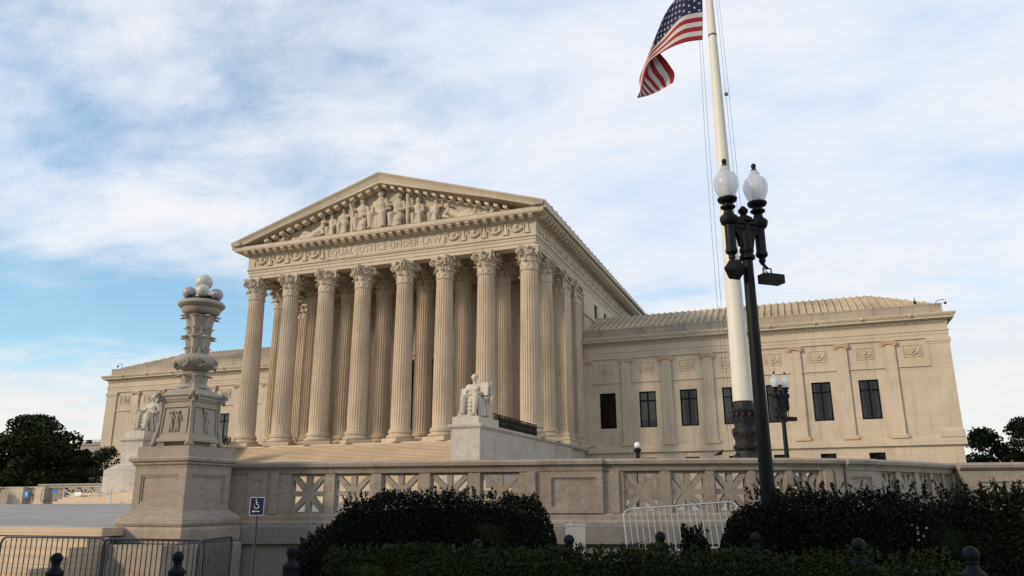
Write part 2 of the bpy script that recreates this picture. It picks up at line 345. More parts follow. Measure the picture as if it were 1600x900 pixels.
# ------------------------------------------------------------------ ground
GZ = -6.75
b = B(); b.add([(-900,-900,GZ-.1),(900,-900,GZ-.1),(900,900,GZ-.1),(-900,900,GZ-.1)], [(0,1,2,3)]); struct('ground', b, GRASS)
b = B(); b.box(-200, 200, -120, -62.0, GZ-.3, GZ-.09); struct('road', b, ASPH)
b = B(); b.box(-200, 200, -61.9, -46.0, GZ-.4, GZ); struct('pavement', b, PAVE)
# plaza: rises very slightly away from the street so that rain drains off
def plaza_slab():
    b = B(); zf, zn = -5.15, -5.65
    b.add([(-26.5,-46.8,zn),(20.95,-46.8,zn),(20.95,-44.9,zn+.03),(33.5,-41.6,-5.6),(37.2,-36.9,-5.5),(44,-33,-5.45),(44,-14,zf),(44,13.4,zf),(-48,13.4,zf),(-48,-14,zf),(-26.5,-20,zf-.06)], [(0,1,2,3,4,5,6,7,8,9,10)])
    n = len(b.v); b.v += [(x, y, -6.9) for x, y, z in b.v]; b.f += [(i, i+n, (i+1) % n+n, (i+1) % n) for i in range(n)]; b.m += [0]*n
    return b
struct('plaza', plaza_slab(), PLAZM)
b = B(); b.box(-26.5, 21.22, -47.12, -46.60, -5.80, -5.646)
zs = -5.80
for k in range(6): b.box(-26.5, 21.20-.012*k, -47.12-.36*k-.30, -46.9-.36*k if k else -46.9, GZ-.1, zs-.158*k-.02)
struct('plaza_steps', b, STEPM)
# ------------------------------------------------------------------ courthouse
CH = thing('courthouse', (0, 20, -5.15), 'pale marble courthouse with an eight column portico, carved pediment and two long side wings', 'courthouse')
S_, K_ = 3.893, 1.0986
def colx(i): h = K_*S_/2; return -h-(3-i)*S_ if i <= 3 else h+(i-4)*S_
XE = 14.69
# --- main flight of steps
b = B(); nst = 30; z0, z1 = -.371, -4.40; ya, yb = -1.16, -12.9
for k in range(nst):
    zt = z0-(z0-z1)*k/nst; y1_ = ya-(ya-yb)*k/nst; y0_ = ya-(ya-yb)*(k+1)/nst
    if k == 0: b.box(-12.75, 12.75, ya-.02, 8.1, -1.0, z0)
    zt_ = zt-(z0-z1)/nst; b.box(-12.72, 12.72, y0_, y1_, -5.3, zt_-.045); b.box(-12.715, 12.715, y0_-.05, y1_+.001*(k % 2), zt_-.044, zt_)
for k in range(5):
    b.box(-17.5+.0, 17.5, -14.4-.36*k if k else -13.2-1.2, -12.0, -5.4+.001*k, -4.42-.15*k)
struct('main_steps', b, STEPM)
# --- column (local mesh, base at z=0)
def shaft():
    b = B(); prof = []
    H0, H1 = 1.154, 13.84; n = 24*8; vs = []; rings = 12
    for i in range(rings):
        t = i/(rings-1); z = H0+(H1-H0)*t; r = .85-.125*t**1.6
        for k in range(n):
            u = (k % 8)/8; d = 0 if u < .14 or u > .86 else .052*1.35*math.sqrt(max(0, 1-((u-.5)/.36)**2))
            if i in (0, rings-1): d = 0
            if i in (0,): pass
            a = 2*math.pi*k/n; vs.append(((r-d)*math.cos(a), (r-d)*math.sin(a), z if i not in (0, rings-1) else z))
    fs = [(i*n+k, i*n+(k+1) % n, (i+1)*n+(k+1) % n, (i+1)*n+k) for i in range(rings-1) for k in range(n)]
    b.add(vs, fs); return b
def fixrings(): pass
def cbase():
    b = B(); b.box(-1.143, 1.143, -1.143, 1.143, 0, .36)
    pr = [(1.10,.36),(1.17,.40),(1.20,.48),(1.17,.56),(1.10,.60),(1.0,.61),(.97,.66),(.95,.72),(.98,.76),(1.04,.80),(1.06,.86),(1.03,.92),(.98,.94),(.98,.98),(1.0,1.02),(.98,1.07),(.92,1.09),(.90,1.13),(.86,1.155)]
    b.lathe(pr, 40); return b
def leafstrip(b, ang, r0, z0, h, w, curl, n=7, th=.05, k_=1.0):
    """acanthus leaf: rises against the bell, then curls outward"""
    vs = []; c, s = math.cos(ang), math.sin(ang)
    for i in range(n):
        t = i/(n-1); z = z0+h*math.sin(min(t*1.25, 1)*math.pi/2)-max(0, t-.8)*h*.9; rr = r0+.04*k_+curl*max(0, t-.35)**2*2.4
        ww = w*(.75+.35*math.sin(t*math.pi))*(1-.35*max(0, t-.7)/.3)*(1+.10*(i % 2))
        for j, (q, dr) in enumerate(((-.5, -.05*k_), (-.25, .02*k_), (0, .05*k_), (.25, .02*k_), (.5, -.05*k_))):
            x = rr+dr; y = q*ww; vs.append((c*x-s*y, s*x+c*y, z))
    k = len(vs); vs += [(x-c*th, y-s*th, z-.02*k_) for x, y, z in vs]; fs = []
    for i in range(n-1):
        for j in range(4): a = i*5+j; fs += [(a, a+1, a+6, a+5), (a+k, a+5+k, a+6+k, a+1+k)]
        fs += [(i*5, (i+1)*5, (i+1)*5+k, i*5+k), (i*5+4, i*5+4+k, (i+1)*5+4+k, (i+1)*5+4)]
    fs.append(tuple([(n-1)*5+j for j in range(5)]+[(n-1)*5+j+k for j in range(4, -1, -1)]))
    b.add(vs, fs)
def volute(b, p, ang, r, th):
    """coiled scroll seen from the side, axis perpendicular to ang"""
    c, s = math.cos(ang), math.sin(ang); pts = []; rr = []
    for i in range(20):
        t = i/19; a = -math.pi/2+t*2.3*2*math.pi*.8; q = r*(1-t*.75); pts.append((p[0]+c*q*math.cos(a), p[1]+s*q*math.cos(a), p[2]+q*math.sin(a))); rr.append(th*(1-t*.5))
    b.tube(pts, rr, 6)
def capital(square=False):
    b = B(); z = 0.0; H = 2.02
    if not square:
        b.lathe([(.74,-.06),(.80,-.03),(.82,.03),(.78,.08),(.70,.10),(.69,.6),(.72,1.1),(.80,1.5),(.93,1.72)], 32)
    for k in range(8): leafstrip(b, math.pi*2*(k+.5)/8, .70, .10, .72, .50, .34)
    for k in range(8): leafstrip(b, math.pi*2*k/8, .70, .35, 1.02, .50, .40)
    for k in range(4):
        a = math.pi/4+k*math.pi/2
        for da in (-.12, .12):
            c1, s1 = math.cos(a+da), math.sin(a+da); c0, s0 = math.cos(a+da*2.8), math.sin(a+da*2.8)
            b.tube([(c0*.74, s0*.74, .8), (c0*.82, s0*.82, 1.15), (c1*.98, s1*.98, 1.5), (c1*1.12, s1*1.12, 1.68)], .07, 6)
            volute(b, (c1*1.16, s1*1.16, 1.50), a, .19, .07)
    for k in range(4):
        a = k*math.pi/2
        for da in (-.22, .22): c1, s1 = math.cos(a+da), math.sin(a+da); b.tube([(c1*.76, s1*.76, .9), (c1*.86, s1*.86, 1.35), (c1*.93, s1*.93, 1.55)], .06, 6); volute(b, (c1*.96, s1*.96, 1.45), a+math.pi/2, .12, .045)
        c1, s1 = math.cos(a), math.sin(a); b.sphere((c1*1.02, s1*1.02, 1.84), .17, 10, 8)
    ab = []
    for k in range(4):
        a = k*math.pi/2-math.pi/4
        for j in range(9):
            t = (j+.35)/8.7; p0 = Vector((1.28*math.cos(a-.0), 1.28*math.sin(a), 0)); p1 = Vector((1.28*math.cos(a+math.pi/2), 1.28*math.sin(a+math.pi/2), 0)); q = p0.lerp(p1, t*.90+.05); inw = 1-.22*math.sin(math.pi*t); n_ = Vector((math.cos(a+math.pi/4), math.sin(a+math.pi/4), 0)); q = q*1.08 - n_*(.17*math.sin(math.pi*t)); ab.append((q.x, q.y))
    b.prism(ab, 1.72, 1.86, 'z'); b.prism([(x*1.05, y*1.05) for x, y in ab], 1.863, 2.02, 'z')
    return b
def make_column(x, y):
    sh = build('column', shaft(), COLM, CH, (x, y, -.371), smooth=25)
    build('column_base', cbase(), COLM, sh, (x, y, -.371), smooth=30)
    build('column_capital', capital(), MARBP, sh, (x, y, -.371+13.84), smooth=40)
    return sh
c0 = make_column(colx(0), 0)
off = Vector((0, 20, -5.15))
for j in range(2):
    for i in range(8):
        if i == 0 and j == 0: continue
        copytree(c0, CH, Vector((colx(i), 3.9*j, -.371))-off, rotz=math.pi/12*(i+j))
# --- portico wall, pilasters and door
b = B(); 
b.plate([(-14.2,-.37),(14.2,-.37),(14.2,16.3),(-14.2,16.3)][::1], [[(-1.75,-.2),(1.75,-.2),(1.75,8.2),(-1.75,8.2)]], 8.0, 8.9)
build('portico_wall', b, MARB, CH)
b = B(); b.box(-1.75, 1.75, 8.75, 8.95, -.3, 8.2)
for x in (-1.0, 0, 1.0):
    for z in (1, 3, 5, 7): b.box(x-.36, x+.36, 8.69, 8.76, z-.75, z+.75)
build('bronze_door', b, BRONZE, CH)
b = B(); b.mould([(-1.75-.0,7.99),(1.75,7.99)], [(0,8.25),(.1,8.25),(.16,8.5),(.35,8.7),(.35,8.85),(0,8.85)])
b.box(-2.2,-1.78,7.86,8.0,-.36,8.24); b.box(1.78,2.2,7.86,8.0,-.36,8.24); build('door_surround', b, MARBP, CH)
def fluted_pier(x0, x1, y0, y1, z0, z1, faces='f', nf=7):
    """rectangular pier with flutes cut in the -y (f) and +x (r) / -x (l) faces"""
    pts = []
    def side(p, q, n, do):
        d = (Vector(q)-Vector(p)); nn = Vector((d.y, -d.x)).normalized()
        out = [Vector(p)]
        if do:
            for k in range(n):
                for t, dep in ((.15,0),(.22,.04),(.5,.06),(.78,.04),(.85,0)): out.append(Vector(p)+d*((k+t)/n*.92+.04)-nn*dep)
        return out
    pts += side((x0,y0),(x1,y0),nf,'f' in faces); pts += side((x1,y0),(x1,y1),nf,'r' in faces); pts += side((x1,y1),(x0,y1),nf,False); pts += side((x0,y1),(x0,y0),nf,'l' in faces)
    b = B(); b.prism([(p.x,p.y) for p in pts], z0, z1, 'z'); return b
def pilcap(b, x0, x1, y0, y1, z0, z1, leafs=3):
    """flat Corinthian capital on a pier"""
    h = z1-z0
    b.box(x0+.02, x1-.02, y0+.02, y1, z0, z1-.3); b.mould([(x0,y1),(x0,y0),(x1,y0),(x1,y1)][::1], [(-.05,z0-.05),(.06,z0-.04),(.06,z0+.04),(-.05,z0+.06)])
    b.frust((x0+x1)/2, (y0+y1)/2, z1-.32, z1-.16, (x1-x0)/2+.25, (x1-x0)/2+.33, (y1-y0)/2+.25, (y1-y0)/2+.33)
    b.frust((x0+x1)/2, (y0+y1)/2, z1-.158, z1, (x1-x0)/2+.36, (x1-x0)/2+.38, (y1-y0)/2+.36, (y1-y0)/2+.38)
    def lf(cx, cy, ang, r, hh, w, curl):
        t = B(); leafstrip(t, 0, 0, 0, hh, w, curl); t.xf(Matrix.Translation((cx, cy, r)) @ Matrix.Rotation(ang, 4, 'Z')); b.add(t.v, t.f)
    for (cx0, cy0, cx1, cy1, ang) in ((x0,y0,x1,y0,-math.pi/2),(x1,y0,x1,y1,0),(x0,y0,x0,y1,math.pi)):
        L = abs(cx1-cx0)+abs(cy1-cy0); n = max(2, int(L/.5))
        for k in range(n):
            t = (k+.5)/n; lf(cx0+(cx1-cx0)*t, cy0+(cy1-cy0)*t, ang, z0+.05, .68, L/n*.95, .30)
        for k in range(n+1):
            t = k/n; lf(cx0+(cx1-cx0)*t, cy0+(cy1-cy0)*t, ang, z0+.35, .95, L/n*.9, .36)
        for t in (0.0, 1.0): 
            p = (cx0+(cx1-cx0)*t, cy0+(cy1-cy0)*t); sgx = math.cos(ang)*.2; sgy = math.sin(ang)*.2
            volute(b, (p[0]+sgx, p[1]+sgy, z1-.52), ang+math.pi/2, .19, .07)
def pilbase(b, x0, x1, y0, y1, z):
    cx, cy, hx, hy = (x0+x1)/2, (y0+y1)/2, (x1-x0)/2, (y1-y0)/2
    b.frust(cx, cy, z, z+.36, hx+.30, hx+.30, hy+.30, hy+.30)
    path = [(x0,y1),(x0,y0),(x1,y0),(x1,y1)]
    b.mould(path[::1] , [(-.1,z+.36),(.27,z+.37),(.33,z+.48),(.27,z+.59),(.14,z+.62),(.11,z+.70),(.17,z+.77),(.19,z+.86),(.12,z+.93),(.10,z+.99),(.14,z+1.03),(.08,z+1.09),(0,z+1.15),(-.1,z+1.15)])
ZF = -.371
for i in range(8):
    x = colx(i)
    if i in (0, 7): continue
    p = build('wall_pilaster', fluted_pier(x-.8, x+.8, 7.72, 8.05, ZF+1.1, 13.5), COLM, CH)
    q = B(); pilcap(q, x-.78, x+.78, 7.74, 8.04, 13.45, 15.47); build('pilaster_capital', q, MARBP, p); q = B(); pilbase(q, x-.8, x+.8, 7.72, 8.02, ZF); build('pilaster_base', q, MARBP, p)
for sx in (-1, 1):
    for (ya_, yb_, fc, nf) in ((7.6, 9.6, 'f', 7), (11.2, 13.5, 'rf' if sx > 0 else 'lf', 8)):
        xa, xb = (12.95, 14.62) if ya_ < 9 else (13.9, 14.66)
        if sx < 0: xa, xb = -xb, -xa
        p = build('corner_pilaster', fluted_pier(xa, xb, ya_, yb_, ZF+1.1, 13.5, fc, nf), COLM, CH)
        q = B(); pilcap(q, xa+.02, xb-.02, ya_+.02, yb_-.02, 13.45, 15.47); build('pilaster_capital', q, MARBP, p); q = B(); pilbase(q, xa, xb, ya_, yb_, ZF); build('pilaster_base', q, MARBP, p)
# --- central block walls behind the portico
b = B()
for sx in (-1, 1):
    x0, x1 = sorted((sx*13.2, sx*14.25)); 
    b.box(x0, x1, 8.9, 14.5, -5.2, 15.6) if False else b.box(x0, x1, 9.0, 14.5, -5.2, 15.6)
    if sx < 0: b.box(x0, x1, 14.5, 42, -5.2, 15.6)
b.box(-13.2, 13.2, 41, 42, -5.2, 15.6)
build('block_wall', b, MARB, CH)
# right flank wall with attic windows (plate turned to face +x)
holes = [[(y0, 13.45),(y0+1.25, 13.45),(y0+1.25, 14.95),(y0, 14.95)] for y0 in (18.75, 22.95, 27.15, 31.35, 35.55)]
b = B(); b.plate([(14.5,-5.2),(42,-5.2),(42,15.6),(14.5,15.6)], holes, 0, .4)
b.v = [(14.62-y, x, z) for x, y, z in b.v]; build('flank_wall', b, MARB, CH)
for h in holes:
    b = B(); y0 = h[0][0]; b.box(14.38, 14.44, y0, y0+1.25, 13.45, 14.95); f = build('attic_window', b, FRAME, CH); 
b = B(); b.mould([(14.62,14.0),(14.62,42)], [(0,12.85),(.12,12.9),(.12,13.05),(0,13.1)]); build('string_course', b, MARBP, CH)
# --- entablature
EP = [(-XE,42),(-XE,-.64),(XE,-.64),(XE,42)]      # plan line of the frieze face
b = B(); I = 1.30
arch = [(-I,15.49),(-.16,15.49),(-.16,15.80),(-.10,15.80),(-.10,16.12),(-.04,16.12),(-.04,16.34),(.06,16.36),(.08,16.44),(-I,16.44)]
b.mould(EP, arch); 
for i in range(8):
    if 0 < i < 7: b.box(colx(i)-.6, colx(i)+.6, .68, 8.0, 15.50, 16.3)
b.box(-13.3, 13.3, 3.3, 4.5, 15.497, 16.298)
build('architrave', b, MARBP, CH)
b = B(); b.mould(EP, [(-I,16.445),(-.02,16.445),(-.02,17.72),(-I,17.72)]); build('frieze', b, MARBP, CH)
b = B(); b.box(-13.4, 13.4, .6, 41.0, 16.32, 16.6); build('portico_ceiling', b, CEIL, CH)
b = B(); corn = [(-I,17.725),(.02,17.725),(.02,17.78),(.14,17.84),(.14,17.92),(.22,17.95),(.24,18.0),(.24,18.10),(.92,18.12),(.92,18.20),(.96,18.22),(.96,18.50),(1.0,18.55),(-I,18.58)]
b.mould(EP, corn); build('cornice', b, MARBP, CH)
# side gutter (sima) along both flanks with lion masks
b = B()
for sx in (-1, 1):
    pth = [(sx*XE, -1.88), (sx*XE, 42)] if sx > 0 else [(-XE, 42), (-XE, -1.88)]
    b.mould(pth, [(.2,18.60),(.98,18.60),(1.02,18.66),(1.04,18.78),(1.16,18.86),(1.21,18.94),(.2,18.94)])
build('side_gutter', b, ATTM, CH)
for k in range(30):
    q = B(); q.sphere((XE+1.13, .3+k*1.35, 18.80), .14, 8, 6); q.sphere((XE+1.1, .3+k*1.35, 18.98), .13, 8, 6, (1,1.3,1.3)); build('gutter_antefix', q, ATTM, CH)
# modillions
b = B(); nm = 36   # a stepped bracket in one profile, local, facing -y
b.prism([(-.64,.188),(0,.188),(0,-.13),(-.30,-.13),(-.47,-.10),(-.50,.0),(-.62,.02),(-.64,.08)], -.19, .19, 'x')
m0 = None
for k in range(nm):
    x = -XE-.15+(2*XE+.3)*(k+.5)/nm; p = (x, -.64-.2, 17.93)
    if m0 is None: m0 = build('cornice_modillion', b, MARBP, CH, p)
    else: copytree(m0, CH, Vector(p)-off)
nm2 = 51
for k in range(nm2):
    y = -.64-.2+42.6*(k+.5)/nm2; c = copytree(m0, CH, Vector((XE+.2, y, 17.93))-off, rotz=math.pi/2); c.name = 'flank_modillion'
# garland relief (local, faces -y, 2 m bay)
def garland():
    b = B(); w = 1.97
    for t in (-1, 1):
        b.tube([(t*(w/2-.27), -.03, .98), (t*(w/2-.25), -.04, .35), (t*(w/2-.27), -.03, .12)], .05, 5)
    pts = [(-.70+1.4*i/12, -.05, .30+.42*(2*(i/12)-1)**2) for i in range(13)]
    b.tube(pts, [.06+.07*math.sin(math.pi*i/12) for i in range(13)], 8)
    b.lathe([(.02,0),(.17,.01),(.19,.04),(.10,.07),(.09,.10),(.02,.12)], 14)
    k = len(b.v)-6*14
    for i in range(k, len(b.v)): x, y, z = b.v[i]; b.v[i] = (x, -z, y+.76)
    b.frust(w/2, -.02, .10, .88, .19, .07, .07, .05); b.sphere((w/2, -.03, .96), .10, 8, 6); b.box(w/2-.24, w/2+.24, -.09, .0, .06, .13)
    for t in (-.45, .45): b.tube([(t, -.03, .60), (t*1.2, -.05, .85), (t*1.5, -.03, 1.0)], .05, 5)
    return b
g0 = build('frieze_garland', garland(), MARBP, CH, (-13.15, -.66, 16.62), smooth=40)
for x in (-11.18, -9.21, -7.24, 7.02, 8.99, 10.96, 12.9): copytree(g0, CH, Vector((x, -.66, 16.62))-off)
for k in range(20): copytree(g0, CH, Vector((XE-.02, .55+k*1.97, 16.62))-off, rotz=math.pi/2)
# inscription, cut shallow: letters stand a little proud of the recess
def text(s, size, loc, rot, mat, parent, name, extrude=.012, width=None, sx=1.0):
    cu = bpy.data.curves.new(name, 'FONT'); cu.body = s; cu.size = size; cu.extrude = extrude; cu.align_x = 'CENTER'; cu.align_y = 'CENTER'; cu.space_character = 1.15
    o = bpy.data.objects.new('tmp', cu); COL.objects.link(o); dg = bpy.context.evaluated_depsgraph_get(); m2 = bpy.data.meshes.new_from_object(o.evaluated_get(dg)); bpy.data.objects.remove(o)
    xs = [v.co.x for v in m2.vertices]; k = (width/(max(xs)-min(xs))) if width else 1
    for v in m2.vertices: v.co.x *= k
    m2.transform(Matrix.Rotation(rot[0], 4, 'X')); m2.transform(Matrix.Rotation(rot[2], 4, 'Z'))
    m2.materials.append(mat); o = bpy.data.objects.new(name, m2); COL.objects.link(o); place(o, parent, loc); return o
CARV = stone('letter_marble', (.50, .42, .325), None)
text('EQUAL·JUSTICE·UNDER·LAW', .92, (0.05, -.665, 17.06), (math.pi/2, 0, 0), CARV, CH, 'inscription', .007, width=11.6)
b = B(); b.box(-6.25,-6.18,-.68,-.65,16.5,17.65); b.box(6.12,6.19,-.68,-.65,16.5,17.65); b.box(-6.18,6.12,-.68,-.655,16.5,16.54); b.box(-6.18,6.12,-.68,-.655,17.6,17.64); build('inscription_border', b, MARBP, CH)
# --- pediment
SL = (23.90-18.94)/15.9
def rake(prof, x_end, zc):
    """prof (y, dz) section swept up both slopes; zc = height over centre at dz = 0"""
    b = B(); K = len(prof); vs = []
    for x in (-x_end, 0, x_end): vs += [(x, y, zc-SL*abs(x)+dz) for y, dz in prof]
    fs = [(i*K+k, (i+1)*K+k, (i+1)*K+(k+1) % K, i*K+(k+1) % K) for i in range(2) for k in range(K)]+[tuple(range(K)), tuple(2*K+k for k in range(K-1, -1, -1))]
    b.add(vs, fs); return b
build('raking_sima', rake([(42,0),(-1.90,0),(-1.86,-.12),(-1.74,-.28),(-1.66,-.46),(-1.63,-.60),(0.4,-.60),(42,-.30)], 15.9, 23.90), MARBP, CH)
b = rake([(.5,-.603),(-1.60,-.603),(-1.60,-.95),(-1.55,-.99),(-.85,-1.02),(-.85,-1.08),(-.80,-1.20),(.5,-1.20)], 15.6, 23.90)
# keep the raking corona above the level cornice
b.v = [(x, y, max(z, 18.585)) for x, y, z in b.v]; build('raking_corona', b, MARBP, CH)
for sx in (-1, 1):
    for k in range(17):
        b = B(); x = sx*(.42+k*.84); z = 23.90-SL*abs(x)-1.02
        if z-.3 < 18.6: continue
        b.add([(x-.2,-1.50,z+SL*.2*sx-.02),(x+.2,-1.50,z-SL*.2*sx-.02),(x+.2,-.8,z-SL*.2*sx-.02),(x-.2,-.8,z+SL*.2*sx-.02),(x-.18,-1.46,z+SL*.2*sx-.26),(x+.18,-1.46,z-SL*.2*sx-.26),(x+.18,-.8,z-SL*.2*sx-.30),(x-.18,-.8,z+SL*.2*sx-.30)], [(0,1,2,3),(7,6,5,4),(0,4,5,1),(1,5,6,2),(2,6,7,3),(3,7,4,0)])
        build('raking_modillion', b, MARBP, CH)
b = B(); zc = 23.90-1.1; xe = (zc-18.585)/SL; b.prism([(-xe,18.585),(xe,18.585),(0,zc)], -.34, .5); build('tympanum', b, MARBP, CH)
b = B(); b.add([(-15.85,.45,18.9),(0,.45,23.83),(15.85,.45,18.9),(-15.85,42,18.9),(0,42,23.83),(15.85,42,18.9)], [(0,1,4,3),(1,2,5,4),(3,4,5),(0,3,5,2)]); build('block_roof', b, ROOFM, CH)
# --- pediment figures: one fused body each
def seated(h, lean=0, arm=1, kneel=False, hood=False, wide=1.0):
    """seated draped figure of height h facing -y, base at z=0"""
    b = B(); s = h/3.0; c = lambda p, r0, q, r1: b.capsule(tuple(v*s for v in p), r0*s, tuple(v*s for v in q), r1*s)
    L = lean
    b.box(-.5*s, .5*s, -.1*s, .45*s, 0, 1.1*s)
    c((0,.1,1.15), .42, (L*.5,.05,1.9), .36); c((L*.5,.05,1.9), .40, (L*.6,.0,2.2), .30)
    c((L*.6-.36,0,2.12), .17, (L*.6+.36,0,2.12), .17); c((L*.6,0,2.25), .12, (L*.65,-.03,2.5), .13)
    b.sphere((L*.7*s, -.06*s, 2.72*s), .22*s, 12, 10, (.88, 1, 1.2))
    if hood: b.sphere((L*.7*s, .02*s, 2.74*s), .27*s, 12, 10, (.95, 1, 1.15))
    for t in (-1, 1):
        kx = t*.30*wide; kz = 1.05 if not (kneel and t > 0) else .55
        c((t*.2,0,1.15), .26, (kx,-.62,kz), .22); c((kx,-.62,kz), .21, (kx*1.05,-.5,.15), .15); c((kx*1.05,-.5,.12), .11, (kx*1.1,-.8,.08), .08)
        ex = L*.6+t*(.50 if arm*t < 0 else .58); 
        if arm*t > 0: c((L*.6+t*.38,0,2.12), .15, (ex+t*.12,-.25,2.0), .12); c((ex+t*.12,-.25,2.0), .11, (ex+t*.2,-.4,2.5), .09)
        else: c((L*.6+t*.38,0,2.12), .15, (ex,-.05,1.55), .12); c((ex,-.05,1.55), .11, (ex-t*.3,-.5,1.3), .09)
    for k in range(5): x = -.3+.15*k; c((x*.8,-.55,.95), .06, (x*1.3,-.52,.08), .09)
    return b
def reclining(L, h, d):
    """figure lying on its side, head towards the middle (d = +1 head at +x)"""
    b = B(); c = b.capsule; s = h/1.4
    c((d*-.1,0,.30*s), .30*s, (d*.45*L*.5,0,.75*s), .27*s); c((d*.45*L*.5,0,.75*s), .15*s, (d*(.45*L*.5+.1),-.1,1.0*s), .13*s); b.sphere((d*(.45*L*.5+.14), -.1, 1.20*s), .19*s, 12, 10, (.9,1,1.15))
    c((d*.45*L*.5-.05,-.25,.78*s), .13*s, (d*(.45*L*.5+.35),-.35,.35*s), .11*s); c((d*(.45*L*.5+.35),-.35,.35*s), .10*s, (d*(.45*L*.5-.1),-.5,.2*s), .08*s)
    c((d*-.1,0,.30*s), .27*s, (-d*.25*L,-.15,.55*s), .20*s); c((-d*.25*L,-.15,.55*s), .18*s, (-d*.45*L,-.1,.13*s), .12*s)
    c((d*-.1,-.1,.25*s), .24*s, (-d*.3*L,-.2,.22*s), .17*s); c((-d*.3*L,-.2,.22*s), .16*s, (-d*.52*L,-.15,.12*s), .11*s)
    for k in range(4): c((d*-.2-d*.15*k*L*.5,-.2,.35*s), .10*s, (d*-.2-d*.2*k*L*.5,-.35,.08), .12*s)
    return b
ZB = 18.60
def figure(bb, x, y=-.66, vox=.05):
    bb.v = [(a*1.22+x, c+y, e+ZB) for a, c, e in bb.v]; f = fused(bb, vox, 2); return build('relief_figure', f, MARBP, CH, smooth=70)
figure(seated(3.95, 0, 0, wide=1.3), -.25)
figure(seated(3.45, -.15, -1, kneel=True), -2.05); figure(seated(3.45, .05, -1, kneel=True, hood=True), 1.55)
figure(seated(2.75, -.25, 1), -4.0); figure(seated(2.70, -.1, -1, hood=True), 3.65)
figure(seated(2.35, -.1, -1), -5.35); figure(seated(2.30, .25, 1), 5.2)
figure(reclining(3.0, 1.85, 1), -7.3); figure(reclining(3.4, 1.75, -1), 7.6)
for x, L, d in ((-9.0, 1.6, 1), (9.7, 1.4, -1)):
    figure(reclining(L, .95, d), x, vox=.04)
q = B()
for x, h in ((-10.4, .85), (-10.9, .5), (10.5, .95), (11.0, .55)):
    for k in range(7): q.sphere((x+random.uniform(-.3,.3), -.8+random.uniform(-.15,.15), ZB+random.uniform(.1,h)), random.uniform(.12,.2), 8, 6)
build('relief_foliage', fused(q, .05, 1), MARBP, CH, smooth=60)
q = B(); q.lathe([(.22,0),(.20,.1),(.18,.3),(.18,2.9),(.22,3.0),(.16,3.2)], 12, (2.62,-.85,ZB)); build('relief_fasces', q, MARBP, CH, smooth=30); q = B(); q.box(-3.25,-3.0,-1.0,-.75,ZB,ZB+2.7); q.lathe([(.02,0),(.16,.1),(.05,.5)], 8, (-3.12,-.87,ZB+2.7))
build('relief_staff', q, MARBP, CH, smooth=30)
q = B(); q.lathe([(.002,0),(.05,.02),(.11,.1),(.02,.28),(.012,.3),(.012,1.6)], 10, (12.43, 1.5, 13.3)); build('pendant_lamp', q, WHITEM, CH, smooth=30)
# --- wings
YW = 13.83; W0, WP, WWD = 16.857, 3.8127, 1.5734; ZT, ZBW = 4.778, 1.424
def window(cx, z0, z1, w, basement, style):
    fr = B(); hw = w/2; t = .115; y0, y1 = YW+.13, YW+.21
    fr.box(cx-hw, cx-hw+t, y0, y1, z0, z1); fr.box(cx+hw-t, cx+hw, y0, y1, z0, z1); fr.box(cx-hw+t, cx+hw-t, y0, y1, z0, z0+t); fr.box(cx-hw+t, cx+hw-t, y0, y1, z1-t, z1)
    tz = z1-(z1-z0)*.26
    fr.box(cx-hw+t, cx+hw-t, y0+.01, y1-.01, tz-.065, tz+.065); fr.box(cx-.065, cx+.065, y0-.005, y1-.02, z0+t, z1-t)
    f = build('window', fr, FRAME, CH)
    g = B(); g.box(cx-hw+t*.5, cx+hw-t*.5, y0+.035, y0+.045, z0+.03, z1-.03); build('pane', g, GLASS, f)
    d = B(); d.box(cx-hw-.02, cx+hw+.02, YW+.62, YW+.66, z0-.02, z1+.02); d.box(cx-hw-.03,cx-hw-.01,YW+.25,YW+.65,z0,z1); d.box(cx+hw+.01,cx+hw+.03,YW+.25,YW+.65,z0,z1); build('interior', d, DARKROOM, f)
    if style:
        c = B()
        if style == 'blind': c.box(cx-hw+.1, cx+hw-.1, YW+.30, YW+.32, z0+(z1-z0)*.20, z1-.05)
        elif style == 'half': c.box(cx-hw+.1, cx+hw-.1, YW+.30, YW+.32, tz, z1-.05)
        if style in ('half', 'curtain'):
            for sx in (-1, 1):
                for k in range(4):
                    x = cx+sx*(hw-.12-.07*k); c.add([(x-.05, YW+.34+.03*(k % 2), z0+.25), (x+.05, YW+.36, z0+.25), (x+.05-sx*-.10*(k/4), YW+.36, z1-.1), (x-.05-sx*-.10*(k/4), YW+.34, z1-.1)], [(0,1,2,3)])
        build('blind', c, BLIND if style == 'blind' else CURT, f)
    return f
styles = [None, 'blind', 'curtain', 'blind', 'half', 'curtain', 'curtain']
def ionic(b, cx, y, z):
    b.box(cx-.52, cx+.52, y-.10, y+.05, z+.30, z+.40); b.box(cx-.40, cx+.40, y-.05, y+.05, z+.10, z+.28)
    for sx in (-1, 1):
        t = B(); t.lathe([(.02,0),(.19,.0),(.215,.02),(.215,.14),(.15,.17),(.12,.11),(.07,.12),(.06,.18),(.01,.19)], 14); t.v = [(cx+sx*.46+p[0], y+.06-p[2], z+.13+p[1]) for p in t.v]; b.add(t.v, t.f)
    for k in range(5): b.sphere((cx-.2+.1*k, y-.05, z+.14), .055, 6, 5)
